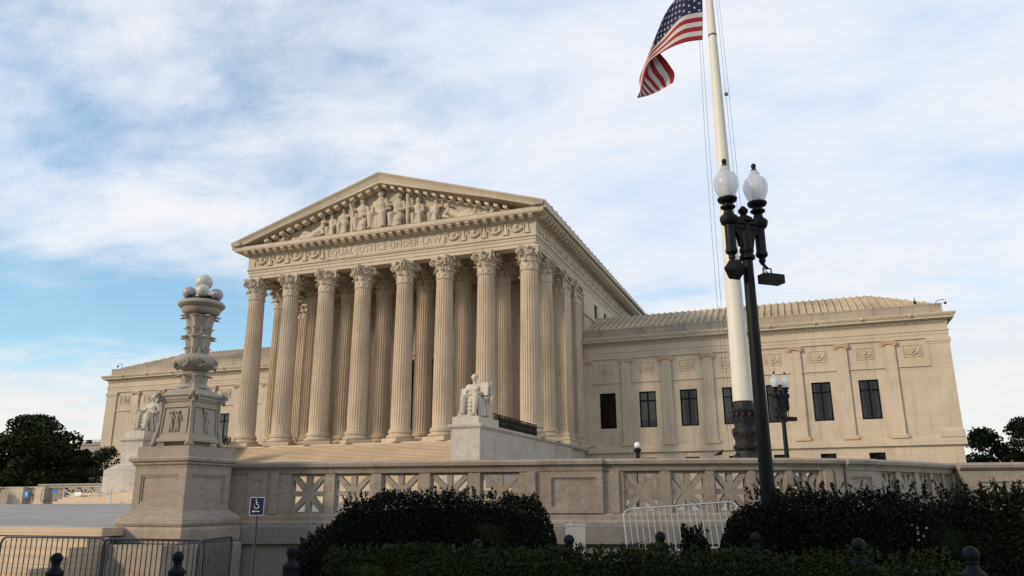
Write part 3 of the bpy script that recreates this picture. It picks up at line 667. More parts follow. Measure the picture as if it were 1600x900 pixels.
def relief_panel(b, cx):
    z0, z1 = 6.52, 7.55; w = .72; y = YW
    for (a0, a1, c0_, c1_) in ((cx-w, cx+w, z0, z0+.04), (cx-w, cx+w, z1-.04, z1), (cx-w, cx-w+.04, z0+.04, z1-.04), (cx+w-.04, cx+w, z0+.04, z1-.04)): b.box(a0, a1, y-.06, y, c0_, c1_)
    pts = [(cx+.52*math.cos(a), y-.03, 7.28+.52*math.sin(a)) for a in [math.pi+math.pi*i/12 for i in range(13)]]
    b.tube(pts, [.04+.05*math.sin(math.pi*i/12) for i in range(13)], 6)
    for k in range(3): b.tube([(cx-.25+.25*k, y-.02, 7.35), (cx-.12+.12*k, y-.05, 7.0)], .04, 5)
    b.sphere((cx, y-.02, 7.0), .13, 8, 6)
    for sx in (-1, 1): b.tube([(cx+sx*.55, y-.02, 7.3), (cx+sx*.58, y-.02, 6.75)], .04, 5); b.sphere((cx+sx*.5, y-.01, 6.75), .08, 8, 6)
for sx in (1, -1):
    mir = (lambda bb: bb) if sx > 0 else (lambda bb: setattr(bb, 'v', [(-x, y, z) for x, y, z in bb.v]) or bb)
    side = 'right' if sx > 0 else 'left'
    holes = []; 
    for i in range(7):
        cx = W0+i*WP
        for (z0, z1, w) in ((ZBW, ZT, WWD), (-2.75, -1.34, 1.25)): holes.append([(cx-w/2, z0), (cx+w/2, z0), (cx+w/2, z1), (cx-w/2, z1)])
    b = B(); b.plate([(14.3,-5.4),(46.20,-5.4),(46.20,9.3),(14.3,9.3)], holes, YW, YW+.55); b.box(45.7, 46.2, YW+.55, 30, -5.4, 9.3)
    b.box(14.7, 46.2, 30, 30.5, -5.4, 9.3)
    # blind-bay and window-bay sunk lines
    build('wing_wall', mir(b), MARB, CH)
    b = B()
    b.mould([(14.66,YW),(46.2,YW),(46.2,30)], [(0,-.85),(.28,-.85),(.28,-.50),(.20,-.46),(.20,-.27),(.16,-.24),(0,-.24)]); b.mould([(14.66,YW),(46.2,YW),(46.2,30)], [(0,-5.3),(.34,-5.3),(.34,-4.2),(.22,-4.15),(0,-4.15)])
    build('wing_plinth_course', mir(b), MARBP, CH)
    b = B(); pth = [(14.66,YW),(46.2,YW),(46.2,30)]
    b.mould(pth, [(0,8.02),(.13,8.02),(.13,8.33),(.16,8.33),(.16,8.58),(.22,8.62),(.22,8.70),(.13,8.72),(.13,9.22),(0,9.22)])
    b.mould(pth, [(0,9.225),(.18,9.225),(.20,9.28),(.18,9.30),(.18,9.54),(.46,9.54),(.48,9.62),(.66,9.62),(.66,9.78),(.72,9.80),(.82,9.98),(.82,10.08),(0,10.10)])
    build('wing_cornice', mir(b), MARBP, CH)
    b = B(); n = 150
    for k in range(n): x = 14.8+k*(31.3/n); b.box(x, x+.115, YW-.34, YW-.17, 9.36, 9.52)
    build('dentils', mir(b), MARBP, CH)
    b = B(); b.mould([(14.66,YW-.0),(46.15,YW),(46.15,30)], [(-.5,10.1),(.02,10.1),(.02,10.86),(.05,10.88),(.05,11.0),(-.5,11.0)]); build('attic_parapet', mir(b), ATTM, CH)
    for k in range(8): b = B(); b.sphere((16.9+k*WP*1.0, YW-.80, 9.93), .15, 10, 8); build('lion_mask', mir(b), MARBP, CH)
    # roof with raised tile ribs
    b = B(); ye, yr, ze, zr = 14.45, 20.2, 10.95, 13.5; xr, xe_ = 41.3, 46.0; x0 = 14.66
    rows = 9
    for k in range(rows):
        t0, t1 = k/rows, (k+1)/rows; ya_, yb_ = ye+(yr-ye)*t0, ye+(yr-ye)*t1; za, zb = ze+(zr-ze)*t0+.15, ze+(zr-ze)*t1+.0
        xa, xb = xe_+(xr-xe_)*t0, xe_+(xr-xe_)*t1
        b.add([(x0,ya_,za),(xa,ya_,za),(xb,yb_,zb),(x0,yb_,zb),(x0,ya_,za-.2),(xa,ya_,za-.2)], [(0,1,2,3),(0,4,5,1)])
    yb2 = 26.0; b.add([(x0,yr,zr),(xr,yr,zr),(xe_,yb2,ze),(x0,yb2,ze),(xe_,ye,ze)], [(0,1,2,3),(1,4,2)])
    k = 0; x = x0+.3
    while x < xe_-.3:
        t1 = 1.0 if x <= xr else (xe_-x)/(xe_-xr); 
        b.bar((x,ye-.12,ze+.13), (x,ye+(yr-ye)*t1,ze+(zr-ze)*t1+.12), .15, .19); b.sphere((x,ye-.14,ze+.13), .13, 8, 6)
        if x <= xr: b.sphere((x, yr, zr+.14), .13, 8, 6)
        x += .615
    b.bar((x0,yr,zr+.05), (xr,yr,zr+.05), .22, .16); b.bar((xr,yr,zr+.05), (xe_,ye,ze+.06), .2, .16)
    # hip-end ribs
    for k in range(9):
        y = ye+.55+k*.62; t = 1-abs(y-yr)/(yr-ye); b.bar((xe_+.05,y,ze+.08), (xe_+(xr-xe_)*t,y,ze+(zr-ze)*t+.06), .15, .13)
    build('wing_roof', mir(b), ROOFM, CH)
    # pilasters
    pcs = [15.0]+[W0+(i+.5)*WP for i in range(7)]
    for i, cx in enumerate(pcs):
        hw = .47; b = B(); b.box(cx-hw, cx+hw, YW-.19, YW+.01, .12, 7.62); p = build('wing_pilaster', mir(b), MARB, CH)
        q = B(); ionic(q, cx, YW-.21, 7.62); q.box(cx-hw+.02, cx+hw-.02, YW-.17, YW+.0, 7.62, 8.01); build('pilaster_capital', mir(q), CAPM, p, smooth=40); q = B(); q.frust(cx, YW-.1, -.235, .02, hw+.16, hw+.16, .22, .22); q.frust(cx, YW-.1, .02, .118, hw+.12, hw+.03, .20, .13); build('pilaster_base', mir(q), CAPM, p, smooth=40)
    b = B(); b.box(44.72, 46.33, YW-.15, YW+1.4, .5, 7.55); p = build('wing_pilaster', mir(b), MARB, CH)
    q = B(); q.box(44.60,46.43,YW-.24,YW+1.5,7.72,8.015); q.box(44.66,46.38,YW-.19,YW+1.46,7.55,7.715); build('pilaster_capital', mir(q), MARBP, p); q = B(); q.box(44.62,46.43,YW-.26,YW+1.5,-.235,.30); q.frust(45.525,YW+.62,.30,.495,.88,.82,.86,.79); build('pilaster_base', mir(q), MARBP, p)
    for i in range(8):
        cx = W0+i*WP if i < 7 else 43.45
        q = B(); relief_panel(q, cx); build('relief_panel', mir(q), MARBP, CH, smooth=40)
        hx = 1.40 if i < 7 else 1.22
        q = B(); q.box(cx-hx, cx+hx, YW-.11, YW+.0, 5.67, 5.75); q.box(cx-hx, cx+hx, YW-.05, YW, 5.75, 5.82); build('panel_ledge', mir(q), MARBP, CH)
    for i in range(7):
        cx = (W0+i*WP)*sx
        window(cx, ZBW, ZT, WWD, False, styles[i] if sx > 0 else ['curtain', 'blind', None, 'curtain', 'blind', None, 'curtain'][i])
        window(cx, -2.75, -1.34, 1.25, True, None)
# ------------------------------------------------------------------ cheek blocks, statues, railings
def cheek(sx):
    t = thing('stair_cheek_block', (sx*13.75, -6, -5.15), ('grey veined marble block carrying the seated male statue, right of the main steps' if sx > 0 else 'tall marble block carrying the seated female statue, behind the globe lamp pedestal'), 'statue pedestal')
    mir = (lambda bb: bb) if sx > 0 else (lambda bb: setattr(bb, 'v', [(-x, y, z) for x, y, z in bb.v]) or bb)
    zd = -2.3 if sx < 0 else -2.95
    b = B(); b.box(12.76, 14.78, -12.85, 8.5, zd, -.66); b.box(14.0, 14.60, 8.5, 13.5, -2.3, -.66); build('die', mir(b), GREYM, t)
    b = B(); b.mould([(12.76,-1.2),(12.76,-12.85),(14.78,-12.85),(14.78,13.5)], [(-.6,-.66),(.02,-.66),(.08,-.60),(.12,-.56),(.16,-.52),(.17,-.40),(.13,-.36),(-.6,-.36)]); b.box(13.2, 14.3, -12.3, 13.4, -.66, -.362); build('cap_moulding', mir(b), GREYM, t)
    b = B(); b.box(12.82, 14.66, -12.78, -9.2, -.355, .13); b.box(12.9,14.60,-12.70,-9.3,.13,.16); build('statue_plinth', mir(b), STATM, t)
    b = B(); b.frust(13.77, -6, zd-.44, zd+.02, 1.60 , 1.10, 7.6, 7.0); b.box(12.3, 15.5, -13.6, 0, -4.40, zd-.445); build('foundation_block', mir(b), GREYM, t)
    return t
cheek(1); cheek(-1)
def seated_statue(sx):
    """marble statue on a throne; returns things at the right place"""
    cx, cy, z0 = sx*13.75, -11.3, .16
    if sx > 0:
        t = thing('statue', (cx, cy, z0), 'white marble statue of a seated man with a tablet and sword beside the portico', 'statue')
    else:
        t = thing('statue', (cx, cy, z0), 'white marble statue of a seated robed woman, left behind the globe lamp', 'statue')
    f = lambda p: (p[0]*1.16+cx, p[1]+cy, p[2]+z0)
    b = B(); c = lambda p, r0, q, r1: b.capsule(f(p), r0, f(q), r1)
    # legs: knees forward, feet down
    for s in (-1, 1):
        kx = s*.36; fy = -1.0 if s < 0 else -1.15
        c((s*.24,.1,1.05), .30, (kx,-.82,1.28 if s < 0 else 1.34), .235); c((kx,-.82,1.28), .225, (kx*1.02,fy+.12,.30), .13); c((kx*1.02,fy+.12,.22), .12, (kx*1.08,fy-.28,.10), .085)
    # torso
    c((0,.15,1.05), .40, (0,.12,1.65), .34); c((0,.12,1.65), .34, (0,.08,1.95), .33); c((-.40,.08,2.08), .20, (.40,.08,2.08), .20); c((-.19,-.12,1.92), .23, (.19,-.12,1.92), .23)
    c((0,.05,2.15), .14, (0,.0,2.42), .125)
    b.sphere(f((0,.0,1.72)), .40, 16, 12, (1.0,.82,1.15)); b.sphere(f((0,-.02,1.98)), .36, 16, 12, (1.12,.78,.62))
    # head with brow, nose, jaw, ears
    b.sphere(f((0,-.02,2.66)), .205, 16, 12, (.84,1.0,1.22)); b.sphere(f((0,-.12,2.53)), .11, 10, 8, (1,1,.8)); c((0,-.225,2.70), .03, (0,-.25,2.62), .042); c((-.09,-.185,2.745), .033, (.09,-.185,2.745), .033); c((-.05,-.21,2.555), .025, (.05,-.21,2.555), .025)
    for s in (-1, 1): b.sphere(f((s*.175,.0,2.66)), .05, 8, 6, (.5,1,1.4))
    for k in range(26): a = k*2.4; r_ = .19*math.sqrt((k+1)/26); b.sphere(f((r_*math.cos(a)*.95, .03+r_*math.sin(a), 2.76+.15*(1-(r_/.19)**2)+.02)), .055, 6, 5)
    # arms
    if sx > 0:
        c((-.42,.06,2.08), .165, (-.60,-.05,1.62), .13); c((-.60,-.05,1.62), .125, (-.30,-.50,1.45), .085); b.sphere(f((-.22,-.56,1.44)), .10, 8, 6, (1.2,1,.7))
        c((.42,.06,2.08), .165, (.60,-.10,1.66), .13); c((.60,-.10,1.66), .12, (.30,-.60,1.56), .085); b.sphere(f((.22,-.62,1.55)), .10, 8, 6, (1.2,1,.7))
        for s, hx in ((-1, -.16), (1, .16)):
            for k in range(4): c((hx-.0,-.62+.035*k,1.50+.03*s), .026, (hx-s*.12,-.66+.035*k,1.46), .02)
    else:
        c((-.40,.06,2.08), .16, (-.66,-.05,1.66), .125); c((-.66,-.05,1.66), .12, (-.62,-.60,1.52), .08); b.sphere(f((-.62,-.68,1.54)), .10, 8, 6)
        c((.40,.06,2.08), .16, (.62,.0,1.62), .125); c((.62,.0,1.62), .12, (.55,-.50,1.48), .08); b.sphere(f((.52,-.58,1.48)), .10, 8, 6)
        for k in range(4):
            c((-.66+.04*k,-.72,1.55), .024, (-.66+.04*k,-.80,1.48), .02); c((.46+.04*k,-.62,1.5), .024, (.46+.04*k,-.70,1.44), .02)
    build('body', fused(b, .022, 1), STATM, t, smooth=70)
    # drapery
    d = B(); c = lambda p, r0, q, r1: d.capsule(f(p), r0, f(q), r1, 10)
    for k in range(9):
        u = -0.62+k*.155; c((u*.8,-.74+abs(u)*.15,1.20-.05*abs(u)), .07, (u*1.2,-.80+abs(u)*.28+.09*(k % 2),.10), .075+.03*(k % 2))
    for s in (-1, 1):
        for k in range(5): c((s*(.50+.035*k),-.62+.22*k,1.18), .09, (s*(.70+.07*(k % 2)),-.60+.24*k,.10+.05*(k % 2)), .095)
    c((-.50,-.65,1.25), .15, (.50,-.65,1.25), .15); c((-.50,.0,1.15), .20, (.50,.0,1.15), .20)
    c((0,-.60,1.10), .26, (0,-.58,.22), .27)
    for k in range(3): c((-.34,-.80,1.14-.24*k), .05, (0,-.84,.96-.26*k), .045); c((0,-.84,.96-.26*k), .045, (.34,-.80,1.14-.24*k), .05)
    if sx < 0:
        for k in range(5): c((-.32+.16*k,.02-.12,2.10), .07, (-.28+.14*k,-.25,1.40), .09)
    build('drapery', fused(d, .022, 1), STATM, t, smooth=70)
    # throne
    h = B(); B_ = lambda x0, x1, y0, y1, z0_, z1_: h.box(cx+x0, cx+x1, cy+y0, cy+y1, z0+z0_, z0+z1_)
    B_(-.62, .62, -.35, 1.2, 0, .98); B_(-.80, -.64, .1, 1.15, 0, 1.30); B_(.64, .80, .1, 1.15, 0, 1.30)
    B_(-1.18, 1.12, .45, .72, 1.36, 2.08); B_(-1.0, 1.0, .50, .68, .98, 1.35); B_(-.50, .50, -1.42, -.36, 0, .085)
    for s in (-1, 1): h.tube([f((s*.72,-.05,1.25)), f((s*.72,.55,1.42)), f((s*.72,1.1,1.40))], .12, 10); h.sphere(f((s*.72,-.08,1.25)), .16, 10, 8)
    build('throne', h, STATM, t, smooth=30)
    if sx > 0:
        q = B(); tb = B(); tb.box(-.30, .30, -.06, .06, -.42, .42); tb.xf(Matrix.Translation(f((.68,-.18,1.88))) @ Matrix.Rotation(R(4), 4, 'Y') @ Matrix.Rotation(R(-12), 4, 'Z')); q.add(tb.v, tb.f); build('tablet', q, STATM, t)
        q = B(); q.tube([f((.98,.05,.15)), f((1.00,.10,2.0))], [.06,.075], 8); q.bar(f((.82,.1,2.02)), f((1.18,.1,2.02)), .07, .09); q.tube([f((1.0,.1,2.0)), f((1.0,.12,2.32))], .05, 8); q.sphere(f((1.0,.12,2.36)), .08, 8, 6)
        q.tube([f((.98,-.05,.9)), f((1.10,.0,1.3)), f((.95,.02,1.7))], .08, 8); build('sword', q, STATM, t, smooth=40)
    else:
        q = B(); c2 = lambda p, r0, qq, r1: q.capsule(f(p), r0, f(qq), r1, 10)
        c2((-.70,-.75,1.66), .12, (-.70,-.73,1.95), .09); q.sphere(f((-.70,-.76,2.10)), .09, 10, 8); c2((-.80,-.70,1.7), .05, (-.86,-.8,1.95), .04); c2((-.72,-.74,1.5), .14, (-.74,-.72,1.66), .12); build('figurine', fused(q, .025, 1), STATM, t, smooth=60)
        q = B(); bk = B(); bk.box(-.28,.28,-.20,.20,-.05,.05); bk.xf(Matrix.Translation(f((.50,-.55,1.42)))); q.add(bk.v, bk.f); build('book', q, STATM, t)
seated_statue(1); seated_statue(-1)
def railing(sx):
    t = thing('iron_railing', (sx*14.6, -6, -.36), 'black ornate iron railing on the marble block %s' % ('behind the seated male statue' if sx > 0 else 'at the left end of the portico'), 'railing')
    x = sx*14.6; b = B(); y0, y1 = -9.0, -1.0; za, zb = -.345, .55
    b.bar((x,y0-1.1 if sx > 0 else y0,zb), (x,y1,zb), .07, .06); b.bar((x,y0,za+.06), (x,y1,za+.06), .05, .05); n = 4
    for k in range(n+1): y = y0+(y1-y0)*k/n; b.box(x-.035, x+.035, y-.035, y+.035, za, zb-.03)
    build('rail_frame', b, BLACK, t)
    q = B(); m = 22; dy = (y1-y0)/m
    for k in range(m):
        yc = y0+dy*(k+.5)
        for zc in (za+.27, za+.62):
            pts = [(x, yc+.15*math.cos(a), zc+.15*math.sin(a)) for a in [2*math.pi*i/12 for i in range(13)]]; q.tube(pts, .030, 6)
            q.bar((x, yc-.11, zc-.11), (x, yc+.11, zc+.11), .035, .04, (1,0,0)); q.bar((x-.01, yc-.11, zc+.11), (x-.01, yc+.11, zc-.11), .035, .04, (1,0,0))
        q.bar((x,yc+dy/2,za+.08), (x,yc+dy/2,zb-.03), .055, .05, (1,0,0))
    if sx > 0:
        for k in range(3): pts = [(x, y0-.3-.27*k+.13*math.cos(a), zb-.2-.02*k+.13*math.sin(a)) for a in [2*math.pi*i/12 for i in range(13)]]; q.tube(pts, .03, 5)
    build('scrollwork', q, BLACK, t)
railing(1); railing(-1)
# ------------------------------------------------------------------ balustrade
ZTOP = -4.33
BP = [(22.05,-44.78),(22.55,-44.62),(24.7,-44.0),(26.8,-43.5),(28.9,-43.03),(30.25,-42.68),(31.4,-42.36),(32.4,-42.0),(33.6,-41.45),(34.65,-40.8),(35.3,-40.1),(35.9,-39.35),(36.4,-38.55),(36.85,-37.75),(37.25,-37.1),(37.56,-36.54)]
secs = [('P',23.49,-44.349,24.214,-44.14),('P',24.419,-44.081,25.207,-43.879),('P',25.428,-43.827,26.241,-43.633),('P',26.473,-43.578,27.296,-43.389),('P',27.539,-43.335,28.372,-43.148),('P',30.487,-42.614,31.209,-42.413),('P',31.425,-42.351,32.109,-42.105),('P',32.274,-42.045,32.931,-41.757),('P',33.075,-41.69,33.674,-41.404),('P',33.811,-41.319,34.339,-40.993),('P',35.632,-39.685,35.965,-39.245),('P',36.088,-39.048,36.436,-38.486),('P',36.554,-38.277,36.845,-37.758),('P',36.932,-37.616,37.178,-37.218),('P',37.232,-37.129,37.4,-36.83)]
solid = [(22.55,-44.62,22.982,-44.495),(28.9,-43.03,30.067,-42.727),(34.826,-40.61,35.448,-39.915)]
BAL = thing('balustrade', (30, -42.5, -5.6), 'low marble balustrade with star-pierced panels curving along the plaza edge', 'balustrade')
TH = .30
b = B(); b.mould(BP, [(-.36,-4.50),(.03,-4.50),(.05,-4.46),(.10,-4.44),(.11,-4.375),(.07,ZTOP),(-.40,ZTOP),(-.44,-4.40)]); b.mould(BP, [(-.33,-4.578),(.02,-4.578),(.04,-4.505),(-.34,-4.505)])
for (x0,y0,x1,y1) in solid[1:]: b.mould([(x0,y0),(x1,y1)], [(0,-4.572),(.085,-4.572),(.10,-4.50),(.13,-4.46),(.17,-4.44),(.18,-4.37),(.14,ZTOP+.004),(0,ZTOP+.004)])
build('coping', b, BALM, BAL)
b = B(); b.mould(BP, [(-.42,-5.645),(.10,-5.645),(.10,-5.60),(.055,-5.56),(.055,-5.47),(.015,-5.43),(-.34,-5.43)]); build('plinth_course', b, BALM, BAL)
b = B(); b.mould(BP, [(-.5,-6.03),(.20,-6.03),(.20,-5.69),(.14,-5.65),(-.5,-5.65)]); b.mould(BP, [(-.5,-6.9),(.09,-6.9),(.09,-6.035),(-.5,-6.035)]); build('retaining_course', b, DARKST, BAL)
def pierced(L, H):
    """star-pierced slab, local x in 0..L, z 0..H"""
    hx, hz = L/2, H/2; fx, fz = hx-.045, hz-.05; w = .115; holes = []
    k = fx/fz
    def P_(x, z): return (hx+x*1.0, hz+z*1.0)
    for sx_ in (-1, 1):
        for sz_ in (-1, 1):
            sc = lambda pts: [P_(sx_*x, sz_*z) for x, z in pts]
            dg = w*.62
            # sector next to horizontal bar, sector next to vertical bar; diagonal runs to the frame corner
            za = w/2; xa = (za+dg)*k+.02
            h1 = [(xa, za), (fx, za), (fx, fz-dg)]; h1 = [(xa, za), (fx, za), (fx, fz-dg*1.0)]
            xb = (w/2)*min(1, k+.15); zb_ = (xb+dg*k)/k+.02
            h2 = [(xb, zb_), (fx-dg*k, fz), (xb, fz)]
            for h in (h1, h2):
                q = sc(h); holes.append(q if sx_*sz_ > 0 else q[::-1])
    return [(0,0),(L,0),(L,H),(0,H)], holes
def on_line(b, x0, y0, x1, y1, z):
    a = math.atan2(y1-y0, x1-x0); b.xf(Matrix.Translation((x0, y0, z)) @ Matrix.Rotation(a, 4, 'Z')); return b
for (_, x0, y0, x1, y1) in secs:
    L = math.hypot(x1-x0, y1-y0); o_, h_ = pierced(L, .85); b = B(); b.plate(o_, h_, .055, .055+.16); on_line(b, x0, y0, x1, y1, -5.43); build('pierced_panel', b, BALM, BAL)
# solid stretches between the pierced panels
allp = sorted([(s[1], s[2], s[3], s[4]) for s in secs]); 
def frac(p): # position along BP
    best = (1e9, 0); acc = 0
    for a, c in zip(BP[:-1], BP[1:]):
        d = Vector((c[0]-a[0], c[1]-a[1])); L = d.length; t = max(0, min(1, ((p[0]-a[0])*d.x+(p[1]-a[1])*d.y)/L**2)); q = (a[0]+d.x*t, a[1]+d.y*t); e = math.hypot(q[0]-p[0], q[1]-p[1])
        if e < best[0]: best = (e, acc+t*L)
        acc += L
    return best[1]
def at_len(s):
    acc = 0
    for a, c in zip(BP[:-1], BP[1:]):
        L = math.hypot(c[0]-a[0], c[1]-a[1])
        if s <= acc+L+1e-9: t = (s-acc)/L; return (a[0]+(c[0]-a[0])*t, a[1]+(c[1]-a[1])*t)
        acc += L
    return BP[-1]
TOT = sum(math.hypot(c[0]-a[0], c[1]-a[1]) for a, c in zip(BP[:-1], BP[1:]))
ivs = sorted((frac(s[1:3]), frac(s[3:5])) for s in secs); cur = 0
gaps = []
for a, c in ivs: gaps.append((cur, a)); cur = c
gaps.append((cur, TOT))
lens = [0]
for a, c in zip(BP[:-1], BP[1:]): lens.append(lens[-1]+math.hypot(c[0]-a[0], c[1]-a[1]))
for a, c in gaps:
    if c-a < .02: continue
    pts = [at_len(a)]+[BP[i] for i in range(len(BP)) if a+.02 < lens[i] < c-.02]+[at_len(c)]
    b = B(); b.mould(pts, [(-.30,-5.428),(0,-5.428),(0,-4.58),(-.30,-4.58)]); build('pier', b, BALM, BAL)
for (x0, y0, x1, y1) in solid:
    L = math.hypot(x1-x0, y1-y0); pj = .07 if x0 > 25 else .02
    b = B(); b.box(0, L, -pj, .01, 0, .85); q = B()
    b = B(); b.plate([(0,0),(L,0),(L,.85),(0,.85)], [[(.13,.12),(L-.13,.12),(L-.13,.72),(.13,.72)]], -pj, .02); b.plate([(.13,.12),(L-.13,.12),(L-.13,.72),(.13,.72)], [[(.17,.16),(L-.17,.16),(L-.17,.68),(.17,.68)]], -pj+.03, .02); b.box(.14, L-.14, -pj+.045, .02, .13, .71)
    on_line(b, x0, y0, x1, y1, -5.429); build('recessed_panel', b, BALM, BAL)
for px_, py_, a in ((28.62,-43.10,.2),(30.30,-42.66,.25),(34.50,-40.90,.6),(34.72,-40.74,.7),(37.50,-36.72,1.1),(23.15,-44.45,.28)):
    b = B(); b.box(-.09, .09, -.05, .02, 0, .848); b.xf(Matrix.Translation((px_, py_, -5.428)) @ Matrix.Rotation(a, 4, 'Z')); build('pilaster_strip', b, BALM, BAL)
# end return, facing the street again
RP = [(37.60,-36.95),(39.1,-36.56),(41.2,-36.0)]
b = B(); b.mould(RP, [(-.42,-4.50),(.03,-4.50),(.10,-4.44),(.11,-4.375),(.07,ZTOP+.01),(-.45,ZTOP+.01)]); build('coping', b, BALM, BAL)
b = B(); b.mould(RP, [(-.34,-6.9),(.0,-6.9),(.0,-4.505),(-.34,-4.505)]); build('end_wall', b, BALM, BAL)
for (a0, a1) in (((37.95,-36.86),(38.72,-36.66)), ((38.80,-36.64),(39.6,-36.43))):
    L = math.hypot(a1[0]-a0[0], a1[1]-a0[1]); b = B(); b.plate([(0,0),(L,0),(L,.62),(0,.62)], [[(.05,.05),(L-.05,.05),(L-.05,.57),(.05,.57)]], -.035, .01); on_line(b, a0[0], a0[1], a1[0], a1[1], -5.35); build('recessed_panel', b, BALM, BAL)
# ------------------------------------------------------------------ lamp pedestal and marble globe lamp
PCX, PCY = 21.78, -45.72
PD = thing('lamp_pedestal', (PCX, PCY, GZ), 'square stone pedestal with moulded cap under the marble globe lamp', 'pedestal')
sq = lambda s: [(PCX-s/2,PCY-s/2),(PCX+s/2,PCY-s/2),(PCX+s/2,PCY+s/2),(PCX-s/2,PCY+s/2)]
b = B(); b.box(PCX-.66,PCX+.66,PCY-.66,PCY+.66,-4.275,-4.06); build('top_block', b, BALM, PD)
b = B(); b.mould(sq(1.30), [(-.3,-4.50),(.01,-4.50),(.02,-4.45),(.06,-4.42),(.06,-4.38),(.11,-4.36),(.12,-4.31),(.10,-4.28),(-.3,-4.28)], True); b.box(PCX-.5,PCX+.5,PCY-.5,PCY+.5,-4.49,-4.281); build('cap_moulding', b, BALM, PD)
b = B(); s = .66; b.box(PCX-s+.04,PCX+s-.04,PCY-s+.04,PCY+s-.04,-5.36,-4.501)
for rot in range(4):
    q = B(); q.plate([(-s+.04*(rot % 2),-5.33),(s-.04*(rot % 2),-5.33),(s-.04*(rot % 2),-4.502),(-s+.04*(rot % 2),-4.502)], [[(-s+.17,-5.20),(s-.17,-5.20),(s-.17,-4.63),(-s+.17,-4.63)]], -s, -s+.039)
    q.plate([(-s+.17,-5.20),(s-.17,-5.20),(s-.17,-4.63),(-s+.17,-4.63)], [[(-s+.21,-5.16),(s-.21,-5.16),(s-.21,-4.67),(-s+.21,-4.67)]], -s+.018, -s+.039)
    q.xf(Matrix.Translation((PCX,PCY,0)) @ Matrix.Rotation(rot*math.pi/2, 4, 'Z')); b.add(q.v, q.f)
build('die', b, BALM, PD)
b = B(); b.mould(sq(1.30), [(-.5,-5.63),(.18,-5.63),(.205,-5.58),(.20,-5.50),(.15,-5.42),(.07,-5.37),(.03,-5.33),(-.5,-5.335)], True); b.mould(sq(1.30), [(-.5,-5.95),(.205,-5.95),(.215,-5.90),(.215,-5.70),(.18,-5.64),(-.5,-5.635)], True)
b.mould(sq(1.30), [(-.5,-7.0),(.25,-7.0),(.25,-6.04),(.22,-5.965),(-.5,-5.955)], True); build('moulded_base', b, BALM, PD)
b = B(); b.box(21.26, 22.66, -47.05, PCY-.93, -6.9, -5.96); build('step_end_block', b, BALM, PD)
LP = thing('marble_globe_lamp', (PCX, PCY, -4.06), 'carved marble lamp standard topped by a cluster of white globes, on the square pedestal', 'lamp')
def paneled_body():
    b = B(); n = 8; vs = []; lv = []
    for i in range(n+1):
        t = i/n; z = -3.90+.80*t; s = .40+.045*(1-t)**2+ .0*t; lv.append((s, z))
    pts = [(lv[i][0], lv[i][1]) for i in range(n+1)]
    for i in range(n): b.frust(0, 0, pts[i][1], pts[i+1][1]-.0005, pts[i][0], pts[i+1][0])
    b.v = [(x+PCX, y+PCY, z) for x, y, z in b.v]
    return b
build('shrine_body', paneled_body(), LAMPM, LP)
b = B()
b.mould(sq(.80), [(-.2,-3.12),(.02,-3.12),(.03,-3.09),(.05,-3.06),(.05,-3.02),(.09,-2.99),(.09,-2.95),(-.2,-2.95)], True); build('shrine_moulding', b, LAMPM, LP); b = B(); b.mould(sq(.86), [(-.2,-3.95),(.05,-3.95),(.05,-3.90),(.02,-3.86),(-.2,-3.86)], True); build('shrine_moulding', b, LAMPM, LP)
b = B(); b.box(PCX-.32,PCX+.32,PCY-.32,PCY+.32,-4.058,-3.951); build('shrine_foot', b, LAMPM, LP)
for (ax, ay) in ((-1,-1),(1,-1),(1,1),(-1,1)):
    f = lambda d, z: (PCX+ax*d, PCY+ay*d, z)
    b = B(); b.capsule(f(.395,-3.10), .045, f(.405,-3.55), .04); b.capsule(f(.405,-3.55), .04, f(.435,-3.80), .055); b.capsule(f(.435,-3.80), .06, f(.46,-3.99), .065)
    for dx, dy in ((0,0),(1,0),(0,1)): b.sphere((PCX+ax*(.475+.045*dx-.03*dy), PCY+ay*(.475+.045*dy-.03*dx), -4.01), .045, 8, 6)
    build('paw_leg', fused(b, .014, 2), LAMPM, LP, smooth=60)
    b = B()  # ram's-head scroll at the corner
    b.capsule(f(.43,-2.98), .06, f(.47,-3.12), .035); 
    for s in (-1, 1):
        vx, vy = -ay*s, ax*s; c_ = Vector(f(.44,-3.02)); pts = []; rr = []
        for i in range(16): t = i/15; a = t*2*math.pi*1.1; r_ = .095*(1-.6*t); pts.append(c_+Vector((vx,vy,0)).normalized()*(.05+.05*t)+Vector((ax*.7*r_*math.cos(a), ay*.7*r_*math.cos(a), r_*math.sin(a)))); rr.append(.034*(1-.5*t))
        b.tube(pts, rr, 6)
    b.sphere(f(.45,-2.91), .028, 8, 6, (1,1,2.0)); build('ram_head', b, LAMPM, LP, smooth=50)
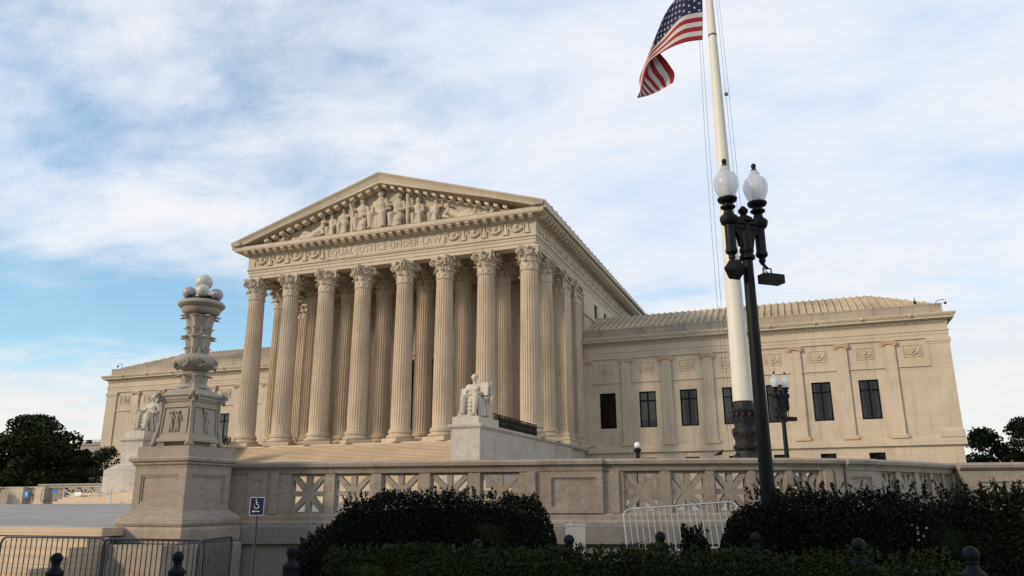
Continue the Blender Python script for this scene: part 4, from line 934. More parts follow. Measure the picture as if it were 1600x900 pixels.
for rot in range(4):
    q = B(); 
    for (x0_,x1_,z0_,z1_) in ((-.30,.30,-3.24,-3.215),(-.32,.32,-3.785,-3.76)): q.box(x0_,x1_,-.435,-.40,z0_,z1_)
    for s in (-1, 1): q.add([(s*.32,-.455,-3.785),(s*.345,-.455,-3.785),(s*.325,-.42,-3.215),(s*.30,-.42,-3.215),(s*.32,-.40,-3.785),(s*.345,-.40,-3.785),(s*.325,-.38,-3.215),(s*.30,-.38,-3.215)], [(0,1,2,3),(7,6,5,4),(0,4,5,1),(1,5,6,2),(2,6,7,3),(3,7,4,0)])
    c_ = q.capsule; y = -.425
    for dx in (-.08, .08) if rot != 1 else (0.02,):
        c_((dx,y,-3.34), .036, (dx,y,-3.345), .034); c_((dx,y,-3.42), .045, (dx*.9,y-.005,-3.56), .04); c_((dx-.02,y-.005,-3.57), .032, (dx-.03,y-.012,-3.74), .022); c_((dx+.02,y-.005,-3.57), .032, (dx+.04,y-.012,-3.74), .022); c_((dx-.05,y,-3.42), .02, (dx-.10,y,-3.34+.1*(rot % 2)), .016); c_((dx+.05,y,-3.42), .02, (dx+.09,y,-3.52), .016)
    q.xf(Matrix.Translation((PCX,PCY,0)) @ Matrix.Rotation(rot*math.pi/2, 4, 'Z')); build('carved_relief', q, LAMPM, LP, smooth=50)
b = B(); n = 6
for i in range(n):
    t0, t1 = i/n, (i+1)/n; r_ = lambda t: .47*(1-t)**1.0+.20*t+.05*math.sin(math.pi*t)*-1
    b.frust(PCX, PCY, -2.95+.24*t0, -2.95+.24*t1-.0005, r_(t0), r_(t1))
b.lathe([(.30,-2.80),(.26,-2.72),(.22,-2.70),(.21,-2.68)], 24, (PCX,PCY,0)); build('domed_lid', b, LAMPM, LP, smooth=30)
def ringleaves(b, n, r, z, h, w, curl, ph=0, inv=False):
    t = B()
    for k in range(n): leafstrip(t, 2*math.pi*(k+ph)/n, r, 0, h, w, curl, th=.025, k_=.35)
    s = .3
    b.add([(x+PCX, y+PCY, zz+z) for x, y, zz in t.v], t.f)
def ribs(n, d): return lambda a, z: 1-d*abs(math.sin(n*a/2))
b = B(); c_ = (PCX, PCY, 0)
def lampleaves(b, n, r0, r1, z0, z1, w, out, ph=0):
    """leaves hugging a bell, their pointed tips hooked outwards"""
    for k in range(n):
        a0 = 2*math.pi*(k+ph)/n; vs = []; rows = 8
        for i in range(rows+1):
            t = i/rows; tip = max(0, (t-.72)/.28); r_ = r0+(r1-r0)*t**1.6+.012+out*tip**1.5; z = z0+(z1-z0)*min(1, t*1.10)-(z1-z0)*.30*max(0, tip-.30)
            ww = w*(.85+.25*math.sin(t*math.pi))*(1-.62*tip**1.5)*(1+.12*(i % 2))
            for q, dr in ((-.5,-.022),(-.2,.010),(0,.030),(.2,.010),(.5,-.022)):
                a = a0+q*ww/max(r_, .1); vs.append((PCX+(r_+dr)*math.cos(a), PCY+(r_+dr)*math.sin(a), z))
        m = len(vs); vs += [(PCX+(x-PCX)*.93, PCY+(y-PCY)*.93, z-.012) for x, y, z in vs]; fs = []
        for i in range(rows):
            for j in range(4): a = i*5+j; fs += [(a,a+1,a+6,a+5),(a+m,a+5+m,a+6+m,a+1+m)]
            fs += [(i*5,(i+1)*5,(i+1)*5+m,i*5+m),(i*5+4,i*5+4+m,(i+1)*5+4+m,(i+1)*5+4)]
        fs.append(tuple([rows*5+j for j in range(5)]+[rows*5+j+m for j in range(4,-1,-1)])); b.add(vs, fs)
def ribs(n, d): return lambda a, z: 1-d*abs(math.sin(n*a/2))
c_ = (PCX, PCY, 0)
b = B(); b.lathe([(.21,-2.86),(.20,-2.80),(.205,-2.72),(.235,-2.58),(.262,-2.52),(.27,-2.48),(.22,-2.45),(.20,-2.43)], 32, c_); build('lower_cup', b, LAMPM, LP, smooth=35)
b = B(); b.lathe([(.20,-2.435),(.28,-2.40),(.40,-2.34),(.46,-2.27),(.47,-2.20),(.43,-2.13),(.34,-2.08),(.24,-2.06),(.22,-2.05)], 96, c_, ribs(32, .03))
for k in range(8):
    a0 = 2*math.pi*k/8; pts = []; rr = []
    for i in range(14):
        t = i/13; z = -2.36+.26*t; rb = .40+.085*math.sin(math.pi*min(1, (z+2.40)/.30))-.02; a = a0+.28*math.sin(t*math.pi*1.6)+.12; pts.append((PCX+rb*math.cos(a), PCY+rb*math.sin(a), z)); rr.append(.032*(1-.5*t))
    b.tube(pts, rr, 6)
build('fluted_bulb', b, LAMPM, LP, smooth=50)
b = B(); b.lathe([(.21,-2.055),(.20,-2.0),(.205,-1.93),(.215,-1.85),(.245,-1.74),(.275,-1.66),(.28,-1.635),(.22,-1.605)], 32, c_, ribs(12,.03)); b.lathe([(.22,-1.600),(.225,-1.52),(.24,-1.44),(.265,-1.34),(.30,-1.25),(.315,-1.20),(.26,-1.178)], 32, c_, ribs(12,.03)); build('stem', b, LAMPM, LP, smooth=35)
for a_ in ((8,.21,.27,-2.84,-2.47,.17,.085,0),(10,.205,.225,-2.05,-1.90,.13,.045,0),(8,.215,.285,-1.98,-1.62,.18,.09,.5),(10,.22,.25,-1.60,-1.45,.14,.045,0),(8,.235,.33,-1.52,-1.16,.21,.10,.5)):
    b = B(); lampleaves(b, *a_); build('leaf_crown', b, LAMPM, LP, smooth=50)
b = B(); b.lathe([(.26,-1.175),(.34,-1.16),(.40,-1.11),(.42,-1.04),(.40,-1.02),(.46,-1.0),(.50,-.95),(.49,-.90),(.45,-.87),(.40,-.86)], 64, c_, lambda a, z: 1-.03*abs(math.sin(18*a)) if z < -1.03 else 1); build('dish', b, LAMPM, LP, smooth=35)
b = B(); b.lathe([(.39,-.865),(.40,-.84),(.36,-.81),(.10,-.80),(.06,-.78),(.06,-.55)], 32, c_)
for k in range(4): a = math.pi/4*2*k-.35-math.pi/2; b.lathe([(.05,-.82),(.07,-.80),(.06,-.76)], 12, (PCX+.29*math.cos(a), PCY+.29*math.sin(a), 0))
build('globe_tray', b, BLACK, LP, smooth=30)
b = B(); b.sphere((PCX,PCY,-.40), .185, 28, 20); build('globe', b, GLOBE, LP, smooth=90, label='largest cream globe at the top of the cluster')
for k in range(4):
    a = -.86+k*math.pi/2; b = B(); b.sphere((PCX+.285*math.cos(a), PCY+.285*math.sin(a), -.665), .145, 24, 16); build('globe', b, GLOBE if k == 0 else GLOBE2, LP, smooth=90)
# ------------------------------------------------------------------ flagpole and flag
FX, FY = 32.72, -38.14
FPT = thing('flagpole', (FX, FY, -5.55), 'tall tapering white flagpole on an ornate dark bronze base behind the balustrade', 'flagpole')
b = B(); b.lathe([(.60,-5.55),(.60,-4.9),(.52,-4.8),(.40,-4.62),(.37,-4.45)], 32, (FX,FY,0)); build('stone_foot', b, DARKST, FPT, smooth=30)
b = B(); fl = lambda a, z: 1-.03*abs(math.sin(12*a)); b.lathe([(0.336,-4.45),(0.360,-4.30),(0.336,-4.12),(0.288,-4.05),(0.280,-3.98),(0.328,-3.92),(0.336,-3.86),(0.280,-3.80),(0.272,-3.72),(0.320,-3.60),(0.336,-3.50),(0.328,-3.42),(0.264,-3.38),(0.264,-3.32),(0.296,-3.22),(0.308,-3.17),(0.280,-3.10),(0.288,-3.06),(0.336,-3.0),(0.352,-2.96),(0.320,-2.92),(0.260,-2.90),(0.248,-2.74),(0.240,-2.72)], 64, (FX,FY,0), fl)
for k in range(4):
    a = math.pi/4+k*math.pi/2; b.sphere((FX+.32*math.cos(a),FY+.32*math.sin(a),-4.15), .11, 10, 8); b.sphere((FX+.30*math.cos(a),FY+.30*math.sin(a),-3.5), .08, 10, 8)
for k in range(12): a = k*math.pi/6; b.sphere((FX+.30*math.cos(a),FY+.30*math.sin(a),-3.08), .045, 8, 6, (1,1,1.8)); 
build('bronze_base', b, BRONZE, FPT, smooth=30)
b = B(); b.lathe([(.255-(z+2.72)*.0128, z) for z in [-2.72+1.9*i for i in range(11)]], 32, (FX,FY,0)); build('pole', b, POLEM, FPT, smooth=40)
b = B()
for z in (3.0, 8.05, 10.6): rr = .255-(z+2.72)*.0128; b.lathe([(rr,z-.03),(rr+.012,z-.02),(rr+.012,z+.02),(rr,z+.03)], 24, (FX,FY,0))
b.box(FX+.2, FX+.30, FY-.1, FY-.04, 6.0, 6.08); build('pole_fittings', b, GALV, FPT, smooth=30)
b = B(); 
def rope(p0, p1, sag=.02, r=.006): 
    n = 12; b.tube([tuple(Vector(p0).lerp(Vector(p1), i/n)+Vector((sag*math.sin(math.pi*i/n), 0, 0))) for i in range(n+1)], r, 4)
rope((FX-.42,FY-.12,-4.2), (FX-.18,FY-.12,14.5), -.12); rope((FX-.34,FY-.16,-4.2), (FX-.20,FY-.16,14.5), -.05); rope((FX+.42,FY-.1,-4.2), (FX+.16,FY-.1,14.5), .05); rope((FX+.34,FY-.1,-4.2), (FX+.12,FY-.1,14.5), .02)
build('halyard', b, GALV, FPT)
def flag():
    red = plain('flag_red', (.28, .012, .018), .8, var=.1); wht = plain('flag_white', (.55, .52, .49), .85, var=.05); blu = plain('flag_blue', (.010, .014, .055), .8)
    # columns of control points from hoist (u=0) to fly (u=1): bottom, middle, top edge; x, depth, z
    C0 = [((32.44,0,7.88),(32.51,0,8.89),(32.55,0,9.92)), ((32.0,-.10,7.86),(31.94,-.12,8.76),(32.03,-.10,9.65)), ((31.51,.02,7.82),(31.39,.05,8.43),(31.53,.04,9.20)), ((31.08,.06,7.72),(30.94,.12,7.99),(31.15,.20,8.62)),
          ((30.84,.02,7.47),(30.69,.16,7.55),(31.03,.42,8.21)), ((30.70,0,7.07),(30.55,.20,7.17),(31.34,.55,7.64)), ((30.55,.04,6.67),(30.69,.26,6.86),(31.49,.55,7.29)), ((30.42,.08,6.40),(30.87,.32,6.63),(31.45,.50,6.93))]
    def cr(p0, p1, p2, p3, t): return tuple(.5*((2*b_)+(-a_+c_)*t+(2*a_-5*b_+4*c_-d_)*t*t+(-a_+3*b_-3*c_+d_)*t**3) for a_, b_, c_, d_ in zip(p0, p1, p2, p3))
    NU, NV = 76, 52
    def col_at(u):
        x = u*(len(C0)-1); i = min(int(x), len(C0)-2); t = x-i; g = lambda j: C0[max(0, min(len(C0)-1, j))]
        return [cr(g(i-1)[k], g(i)[k], g(i+1)[k], g(i+2)[k], t) for k in range(3)]
    vs = []
    for iu in range(NU+1):
        u = iu/NU; p = col_at(u)
        for iv in range(NV+1):
            v = iv/NV; a_, m_, c_ = p; w = ((1-v)*(1-2*v), 4*v*(1-v), v*(2*v-1)); q = [a_[k]*w[0]+m_[k]*w[1]+c_[k]*w[2] for k in range(3)]
            rp = .028*math.sin(9*u*2+v*5)*min(1, u*4)
            vs.append((q[0], -38.3+q[1]+rp*2, q[2]+rp*.3))
    fs = []; mi = []
    for iu in range(NU):
        for iv in range(NV):
            a_ = iu*(NV+1)+iv; fs.append((a_, a_+NV+1, a_+NV+2, a_+1)); st = int(iv/4)
            mi.append(2 if (iu < NU*.40 and iv >= 24) else (0 if st % 2 == 0 else 1))
    b = B(); b.v = vs; b.f = fs; b.m = mi
    o = build('flag', b, [red, wht, blu], smooth=80, fixn=False); sol = o.modifiers.new('cloth', 'SOLIDIFY'); sol.thickness = .006; sol.offset = 0
    tag(o, 'striped and starred flag in red, white and navy drooping from the white flagpole', 'flag')
    st = B()
    def surf(u, v):
        x = u*NU; y = v*NV; i = min(int(x), NU-1); j = min(int(y), NV-1); fx, fy = x-i, y-j; g = lambda a, c: Vector(vs[a*(NV+1)+c])
        return g(i,j)*(1-fx)*(1-fy)+g(i+1,j)*fx*(1-fy)+g(i,j+1)*(1-fx)*fy+g(i+1,j+1)*fx*fy
    for r_ in range(9):
        n = 6 if r_ % 2 == 0 else 5
        for k in range(n):
            u = .40*((k+.5)/6 if n == 6 else (k+1)/6); v = 24/52+(28/52)*(r_+.6)/9.2; c_ = surf(u, v); du = (surf(min(u+.01, 1), v)-c_).normalized(); dv = (surf(u, min(v+.01, 1))-c_).normalized(); nn = du.cross(dv).normalized(); ns = -1 if nn.y > 0 else 1
            ring = [c_+nn*ns*.008+(du*math.cos(a)+dv*math.sin(a))*(.052 if i % 2 == 0 else .021) for i, a in enumerate([math.pi/2+math.pi*i/5 for i in range(10)])]
            st.add(ring, [tuple(range(10))])
    build('stars', st, wht, o, (0,0,0), fixn=False)
    recenter2(o)
def recenter2(o):
    base = Vector((32.5, -38.3, 7.9))
    for m in [o]+list(o.children): m.data.transform(Matrix.Translation(-base))
    o.location = base
flag()
# ------------------------------------------------------------------ twin globe street lamps
def street_lamp(x, y, zg, ztop, rotz, label, grp, ao=.30, gs=.86):
    t = thing('street_lamp', (x, y, zg), label, 'street lamp', grp)
    Hh = ztop-zg; L = lambda n, bb, m, sm=40, lab=None: build(n, bb, m, t, None, smooth=sm, label=lab)
    T = Matrix.Translation((x, y, zg)) @ Matrix.Rotation(rotz, 4, 'Z')
    zc = Hh-1.85
    def rm(z):
        h = z-zc
        if h <= .76: return z
        if h <= 1.245: return zc+.76+(h-.76)*.60
        if h <= 1.95: return zc+1.051+(h-1.245)*.85
        return zc+1.65+(h-1.95)*.7
    def mk(n, bb, m, lab=None): bb.v = [(x_, y_, rm(z_)) for x_, y_, z_ in bb.v]; bb.xf(T); return L(n, bb, m, 40, lab)
    b = B(); b.lathe([(.26,0),(.26,.10),(.21,.16),(.20,.5),(.15,.62),(.135,.9),(.125,1.0),(.118,1.1),(.086,Hh-1.85)], 24, (0,0,0), lambda a, z: 1-.05*abs(math.sin(8*a)) if .9 < z else 1); mk('post', b, BLACK)
    zc = Hh-1.85
    b = B(); b.lathe([(.10,zc-.02),(.13,zc+.0),(.13,zc+.05),(.10,zc+.09),(.12,zc+.13),(.12,zc+.18),(.10,zc+.20),(.10,zc+.62),(.14,zc+.66),(.14,zc+.72),(.06,zc+.78),(.05,zc+.82),(.08,zc+.88),(.085,zc+.95),(.04,zc+1.04),(.01,zc+1.08)], 16)
    b.box(-ao-.08, ao+.08, -.10, .10, zc+.60, zc+.70); b.box(-ao-.05,ao+.05,-.07,.07,zc+.52,zc+.599)
    for s in (-1, 1):
        b.lathe([(.03,zc-.06),(.06,zc-.0),(.05,zc+.04),(.10,zc+.09),(.10,zc+.13),(.085,zc+.17),(.085,zc+.56),(.13,zc+.60),(.15,zc+.66),(.15,zc+.71),(.10,zc+.76)], 16, (s*ao,0,0))
        pts = [(s*.10,-.0,zc+.22),(s*.14,0,zc+.40),(s*.20,0,zc+.48),(s*.27,0,zc+.44)]; b.tube(pts, .045, 8); b.prism([(s*.085,zc+.22),(s*.085,zc+.58),(s*.27,zc+.58),(s*.27,zc+.50),(s*.20,zc+.45),(s*.14,zc+.34)], -.05, .05)
    mk('crossarm', b, BLACK)
    for s in (-1, 1):
        b = B(); b.lathe([(.08,zc+.76),(.08,zc+.84),(.06,zc+.88),(.125,zc+.96),(.125,zc+1.0),(.07,zc+1.06),(.07,zc+1.09),(.15,zc+1.15),(.165,zc+1.20),(.165,zc+1.24),(.13,zc+1.245)], 20, (s*ao,0,0)); h = mk('lamp_holder', b, BLACK)
        g = B(); g.lathe([(.12,zc+1.245),(.15,zc+1.32),(.195,zc+1.44),(.212,zc+1.55),(.205,zc+1.65),(.165,zc+1.75),(.11,zc+1.80),(.088,zc+1.82),(.10,zc+1.86),(.075,zc+1.89),(.07,zc+1.93),(.04,zc+1.95)], 28, (s*ao,0,0), lambda a, z: 1-.015*abs(math.sin(12*a))); mk('lamp_globe', g, LGLASS)
        q = B(); q.lathe([(.05,zc+1.26),(.07,zc+1.30),(.07,zc+1.62),(.04,zc+1.68)], 12, (s*ao,0,0)); mk('lamp_core', q, WHT)
        f = B(); f.lathe([(.035,zc+1.945),(.05,zc+1.97),(.025,zc+2.0),(.045,zc+2.05),(.04,zc+2.10),(.01,zc+2.14)], 12, (s*ao,0,0)); mk('finial', f, BLACK)
    return t, mk, zc
hd = 13.0
lx, ly = 33.51, -46.10
t, mk, zc = street_lamp(lx, ly, GZ, .55, R(40), 'black twin globe street lamp rising from the hedge in front of the flagpole', 'twin globe street lamps')
b = B(); b.lathe([(.03,zc-.14),(.07,zc-.13),(.07,zc-.06)], 12, (-.30,0,0)); q = B(); q.box(-.125,.125,-.10,.10,-.11,.11); q.xf(Matrix.Translation((-.28,-.02,zc-.21)) @ Matrix.Rotation(R(38), 4, 'Y') @ Matrix.Rotation(R(30), 4, 'Z')); b.add(q.v, q.f); mk('floodlight', b, BLACK)
b = B(); b.box(.14,.53,-.24,-.04,zc-.43,zc-.28); b.tube([(.22,-.1,zc-.28),(.22,-.1,zc-.16),(.38,-.1,zc-.16),(.38,-.1,zc-.28)], .015, 6); b.tube([(.30,0,zc-.05),(.30,-.1,zc-.16)], .03, 8); b.tube([(.23,-.1,zc-.18),(.32,-.1,zc-.24),(.36,-.1,zc-.28)], .008, 5); mk('camera_housing', b, BLACK)
t2, mk2, zc2 = street_lamp(33.30, -21.1, -5.3, .66, R(40), 'small distant twin globe lamp standing in front of a wing window', 'twin globe street lamps')
b = B(); b.box(.18,.68,-.12,.15,zc2-.48,zc2-.30); b.tube([(.30,0,zc2-.05),(.30,0,zc2-.3)], .02, 6); mk2('camera_housing', b, BLACK)
b = B(); q = B(); q.box(-.11,.11,-.09,.09,-.09,.09); q.xf(Matrix.Translation((-.28,0,zc2-.28)) @ Matrix.Rotation(R(38), 4, 'Y')); b.add(q.v, q.f); mk2('floodlight', b, BLACK)
t = thing('globe_lamp_post', (28.22, -29.68, -5.4), 'short black post with a single white globe, far behind the balustrade', 'lamp post')
b = B(); b.lathe([(.16,-5.4),(.14,-5.2),(.085,-5.1),(.075,-3.45),(.13,-3.40),(.15,-3.34),(.10,-3.28)], 16, (28.22,-29.68,0)); build('post', b, BLACK, t, smooth=40)
b = B(); b.sphere((28.22,-29.68,-3.17), .12, 16, 12); build('globe', b, WHT, t, smooth=80)
# ------------------------------------------------------------------ bollards
BPTS = [(23.69,-50.16,-5.88),(25.36,-49.55,-5.87),(26.93,-48.99,-5.80),(27.84,-47.81,-5.81),(29.17,-47.34,-5.75),(30.52,-46.85,-5.69),(31.86,-46.37,-5.65),(33.31,-46.67,-5.64),(34.59,-48.73,-5.62),(35.59,-49.66,-5.65)]
BL = ['leftmost bollard, in front of the left half of the steel barriers', 'bollard in front of the steel barrier below the lamp pedestal', 'bollard at the left edge of the bushes, beside the blue wheelchair sign', 'bollard nearly buried in the low hedge left of the big dark hedge', 'bollard in front of the big rounded hedge', 'bollard with its ball in front of the white utility box', 'bollard with its ball in front of the leaning white barrier', 'bollard in front of the left end of the long right hedge', 'bollard in the gap before the long right hedge, second from the right edge', 'rightmost bollard, its ball above the end of the low front hedge']
def bollard():
    t = thing('bollard', (0,0,0), '', 'bollard', 'ball topped bollards along the kerb'); H = 1.0
    b = B(); b.lathe([(.15,-.3),(.15,.06),(.13,.10),(.115,.14),(.115,.50),(.135,.52),(.135,.56),(.115,.58),(.11,.66),(.125,.69),(.12,.72),(.07,.77),(.06,.79),(.05,.81),(.05,.855)], 24); build('bollard_post', b, BOLL, t, (0,0,0), smooth=35)
    b = B(); b.sphere((0,0,.905), .083, 20, 14); b.lathe([(.06,.815),(.065,.83),(.06,.845)], 16); build('bollard_ball', b, BOLL, t, (0,0,0), smooth=80); return t
bo = bollard()
for i, (p, lab) in enumerate(zip(BPTS, BL)):
    o = bo if i == 0 else copytree(bo, None)
    o.location = (p[0], p[1], p[2]-.988); o['label'] = lab; o['category'] = 'bollard'; o['group'] = 'ball topped bollards along the kerb'
# ------------------------------------------------------------------ crowd barriers
def barrier(p0, p1, ztop, h, mat, label, lean=0.0, tip=0.0, nb=20, r=.019, feet=True, hooks=True, name='crowd_barrier', grp='crowd barriers'):
    d = Vector((p1[0]-p0[0], p1[1]-p0[1])); L = d.length; a = math.atan2(d.y, d.x); zb = ztop-h
    t = thing(name, (p0[0], p0[1], zb), label, 'barrier', grp)
    T = Matrix.Translation((p0[0], p0[1], zb)) @ Matrix.Rotation(a, 4, 'Z') @ Matrix.Rotation(lean, 4, 'X') @ Matrix.Rotation(-tip, 4, 'Y')
    rc = .14; z0 = .18
    arc = lambda cx, cz, s: [(cx+rc*math.cos(q), 0, cz+rc*math.sin(q)) for q in s]
    pts = [(0,0,z0)]+[(0,0,h-rc-.1)]+arc(rc, h-rc, [math.pi-i*math.pi/2/6 for i in range(7)])+arc(L-rc, h-rc, [math.pi/2-i*math.pi/2/6 for i in range(7)])+[(L,0,h-rc-.1),(L,0,z0)]
    b = B(); b.tube(pts, r, 8); b.tube([(0,0,z0),(L,0,z0)], r, 8); b.xf(T); build('frame', b, mat, t, smooth=50)
    b = B()
    for k in range(1, nb): x = L*k/nb; zt = h if rc < x < L-rc else h-.06; b.tube([(x,0,z0),(x,0,zt)], .0085, 6)
    b.xf(T); build('bars', b, mat, t, smooth=50)
    if feet:
        for x in (L*.15, L*.85):
            b = B(); b.tube([(x,-.30,0.01),(x,-.22,.05),(x,0,.16),(x,0,z0)], .014, 6); b.tube([(x,.30,0.01),(x,.22,.05),(x,0,.16)], .014, 6); b.xf(T); build('foot', b, mat, t)
    if hooks:
        b = B(); b.tube([(L,0,.75*h),(L+.09,0,.75*h),(L+.09,0,.66*h)], .010, 6); b.tube([(L,0,.35*h),(L+.09,0,.35*h),(L+.09,0,.28*h)], .010, 6); b.xf(T); build('hook', b, mat, t)
    return t
barrier((20.83,-48.87), (23.12,-48.78), -5.74, 1.0, GALV, 'grey steel crowd barrier at the left edge in front of the plaza steps')
barrier((23.20,-48.90), (25.28,-48.92), -5.75, 1.0, GALV, 'grey steel crowd barrier in front of the lamp pedestal base')
barrier((25.40,-49.20), (24.78,-47.70), -5.74, 1.0, GALV, 'grey steel crowd barrier turned end-on beside the wheelchair sign', hooks=False)
barrier((30.80,-43.85), (32.90,-43.30), -5.33, 1.0, WHITEM, 'white metal crowd barrier leaning against the balustrade wall', lean=R(-12), tip=R(4), nb=19, r=.016, feet=False)
bpy.data.objects[-1] if False else None
# ------------------------------------------------------------------ sign, box, bird
SX, SY = 23.98, -46.08
t = thing('accessibility_sign', (SX, SY, GZ), 'blue wheelchair sign with a left arrow on a thin grey post', 'sign')
b = B(); b.tube([(SX,SY+.02,GZ),(SX,SY+.02,-5.10)], .022, 8); build('sign_post', b, GALV, t, smooth=50)
T = Matrix.Translation((SX, SY, -5.255)) @ Matrix.Rotation(R(22), 4, 'Z')
def rrect(w, h, r, n=5): 
    p = []
    for cx, cz, a0 in ((w-r,-h+r,-90),(w-r,h-r,0),(-w+r,h-r,90),(-w+r,-h+r,180)):
        for i in range(n+1): a = R(a0+90*i/n); p.append((cx+r*math.cos(a), cz+r*math.sin(a)))
    return p
b = B(); b.prism(rrect(.137,.172,.03), -.004, .004); b.xf(T); p = build('sign_plate', b, WHT, t)
b = B(); b.prism(rrect(.127,.162,.024), -.007, -.0045); b.xf(T); build('blue_field', b, BLUE, p)
b = B(); y = -.010
arcp = [(-.004+.043*math.cos(q), y, -.002+.043*math.sin(q)) for q in [R(150+i*20) for i in range(12)]]; b.tube(arcp, .007, 6)
b.sphere((-.018,y,.118), .013, 10, 6, (1,.3,1)); b.tube([(-.016,y,.10),(-.010,y,.035),(.025,y,.033),(.042,y,-.022),(.058,y,-.016)], .008, 6); b.tube([(-.014,y,.072),(.022,y,.070)], .007, 6)
b.prism([(-.085,-.095),(-.058,-.070),(-.058,-.088),(.060,-.088),(.060,-.102),(-.058,-.102),(-.058,-.120)], y-.001, y+.002); b.xf(T); build('wheelchair_symbol', b, WHT, p)
b = B(); b.box(-.19,.19,-.12,.12,0,.62); b.box(-.20,.20,-.13,.13,.60,.63); b.tube([(-.09,0,.62),(-.09,0,.66)], .015, 8)
b.xf(Matrix.Translation((29.75,-43.78,-6.25)) @ Matrix.Rotation(R(14), 4, 'Z')); o = build('utility_box', b, plain('box_paint', (.66,.63,.57), .6)); tag(o, 'pale grey metal utility box standing against the balustrade wall', 'utility box'); recenter(o)
b = B(); b.box(-.10,.10,-.08,.08,0,.75); b.box(-.12,.12,-.10,.10,.70,.76); b.xf(Matrix.Translation((26.0,-44.3,-6.1))); o = build('utility_box', b, BOLL); tag(o, 'small dark grey box on the wall base at the left end of the big hedge', 'utility box'); recenter(o)
bx, by, bz = 32.41, -41.98, ZTOP
t = thing('pigeon', (bx, by, bz), 'small dark pigeon perched on the balustrade coping left of the flagpole', 'bird')
b = B(); b.capsule((bx-.03,by,bz+.085), .032, (bx+.03,by,bz+.10), .036); b.capsule((bx+.03,by,bz+.10), .026, (bx+.055,by,bz+.145), .017); b.sphere((bx+.06,by,bz+.155), .021, 10, 8); b.capsule((bx-.03,by,bz+.085), .024, (bx-.10,by,bz+.055), .010); b.capsule((bx+.078,by,bz+.152), .006, (bx+.095,by,bz+.146), .003)
build('pigeon_body', fused(b, .006, 1), BOLL, t, smooth=70)
b = B()
for s in (-1, 1): b.tube([(bx+.005,by+s*.014,bz+.06),(bx+.005,by+s*.014,bz)], .0035, 5); b.tube([(bx+.028,by+s*.014,bz+.004),(bx-.012,by+s*.014,bz+.004)], .003, 5)
build('legs', b, plain('bird_leg', (.15,.04,.03), .6), t)
# ------------------------------------------------------------------ roof cameras
def roofcam(x, y, z, kind, label):
    t = thing('security_camera', (x, y, z), label, 'security camera', 'security cameras on the parapets')
    if kind == 'arm':
        s = 1 if x > 0 else -1; b = B(); b.tube([(x-s*.75,y,z),(x-s*.70,y,z+.32),(x-s*.5,y,z+.50),(x,y,z+.50),(x,y,z+.42)] if s > 0 else [(x+.75,y,z),(x+.72,y,z+.35),(x+.5,y,z+.62),(x,y,z+.62),(x,y,z+.50)], .03, 6); build('arm', b, GALV, t)
        zt = z+.42 if s > 0 else z+.50; b = B(); b.lathe([(.10,zt-.16),(.11,zt-.05),(.07,zt+.02),(.03,zt+.05)], 14, (x,y,0)); build('housing', b, WHT, t, smooth=40); b = B(); b.sphere((x,y,zt-.20), .12, 12, 10); build('dome', b, BLACK, t, smooth=80)
    else:
        b = B(); b.tube([(x,y,z),(x,y,z+.15)], .05, 8); b.tube([(x,y,z+.3),(x,y,z+.62)], .04, 8); build('arm', b, GALV, t); b = B(); b.sphere((x,y,z+.22), .13, 12, 10); build('dome', b, BLACK, t, smooth=80)
roofcam(46.42, 13.55, 10.7, 'arm', 'dome camera on a curved arm at the far right corner of the right wing parapet')
roofcam(44.2, 14.0, 11.02, 'mast', 'dome camera on a short mast above the right wing roof, left of the corner camera')
roofcam(-45.3, 13.8, 11.0, 'arm', 'dome camera on a hooked arm above the left wing corner')
# ------------------------------------------------------------------ far left of the plaza
def pier(x0, x1, label, y=-14.0):
    b = B(); b.box(x0, x1, y, y+.5, -5.25, -3.98); b.box(x0-.03, x1+.03, y-.04, y+.54, -3.978, -3.90); b.box(x0-.03, x1+.03, y-.03, y+.5, -5.2, -5.08); o = build('stone_pier', b, MARB); tag(o, label, 'stone pier', 'stone piers at the far side of the plaza'); recenter(o)
pier(-24.55, -23.0, 'lit stone pier beside the planter at the far left of the plaza'); pier(-21.75, -20.75, 'stone pier between the blue notice and the far barrier')
FW = thing('plaza_wall', (-20, -13.2, -5.2), 'low marble wall with star-pierced panels at the far left of the plaza', 'wall')
b = B(); b.box(-30, -15.6, -13.6, -13.3, -5.25, -4.0) if False else b.box(-30, -19.2, -13.55, -13.25, -5.25, -4.0); b.box(-16.2,-14.9,-12.6,-12.2,-5.2,-3.9); build('wall_body', b, BALM, FW)
b = B(); b.box(-30.1, -15.5, -13.65, -13.15, -3.998, -3.88); build('coping', b, BALM, FW)
for x0 in (-19.15, -17.9, -16.65):
    o_, h_ = pierced(1.15, 1.0); b = B(); b.plate(o_, h_, 0, .2); b.xf(Matrix.Translation((x0, -13.5, -5.1))); build('pierced_panel', b, BALM, FW); b = B(); b.box(x0+1.153, x0+1.247, -13.52, -13.25, -5.2, -4.0); build('post', b, BALM, FW)
b = B(); b.box(-26, -12.5, -10.2, -9.8, -4.4, -3.72); b.box(-26.1,-12.4,-10.3,-9.7,-3.72,-3.60); o = build('terrace_wall', b, BALM); tag(o, 'long low stone wall behind the pierced wall, under the left trees', 'wall'); recenter(o)
t = thing('notice_sign', (-22.6, -14.05, -4.7), 'small bright blue notice with a white mark, between two stone piers at far left', 'sign')
b = B(); b.box(-22.85,-22.3,-14.03,-13.98,-4.74,-4.20); b.box(-22.6,-22.55,-13.98,-13.5,-4.5,-4.4); p = build('notice_board', b, BLUE2, t); b = B(); b.box(-22.61,-22.54,-14.04,-14.032,-4.62,-4.32); b.box(-22.66,-22.49,-14.045,-14.038,-4.40,-4.34); build('notice_mark', b, WHT, p)
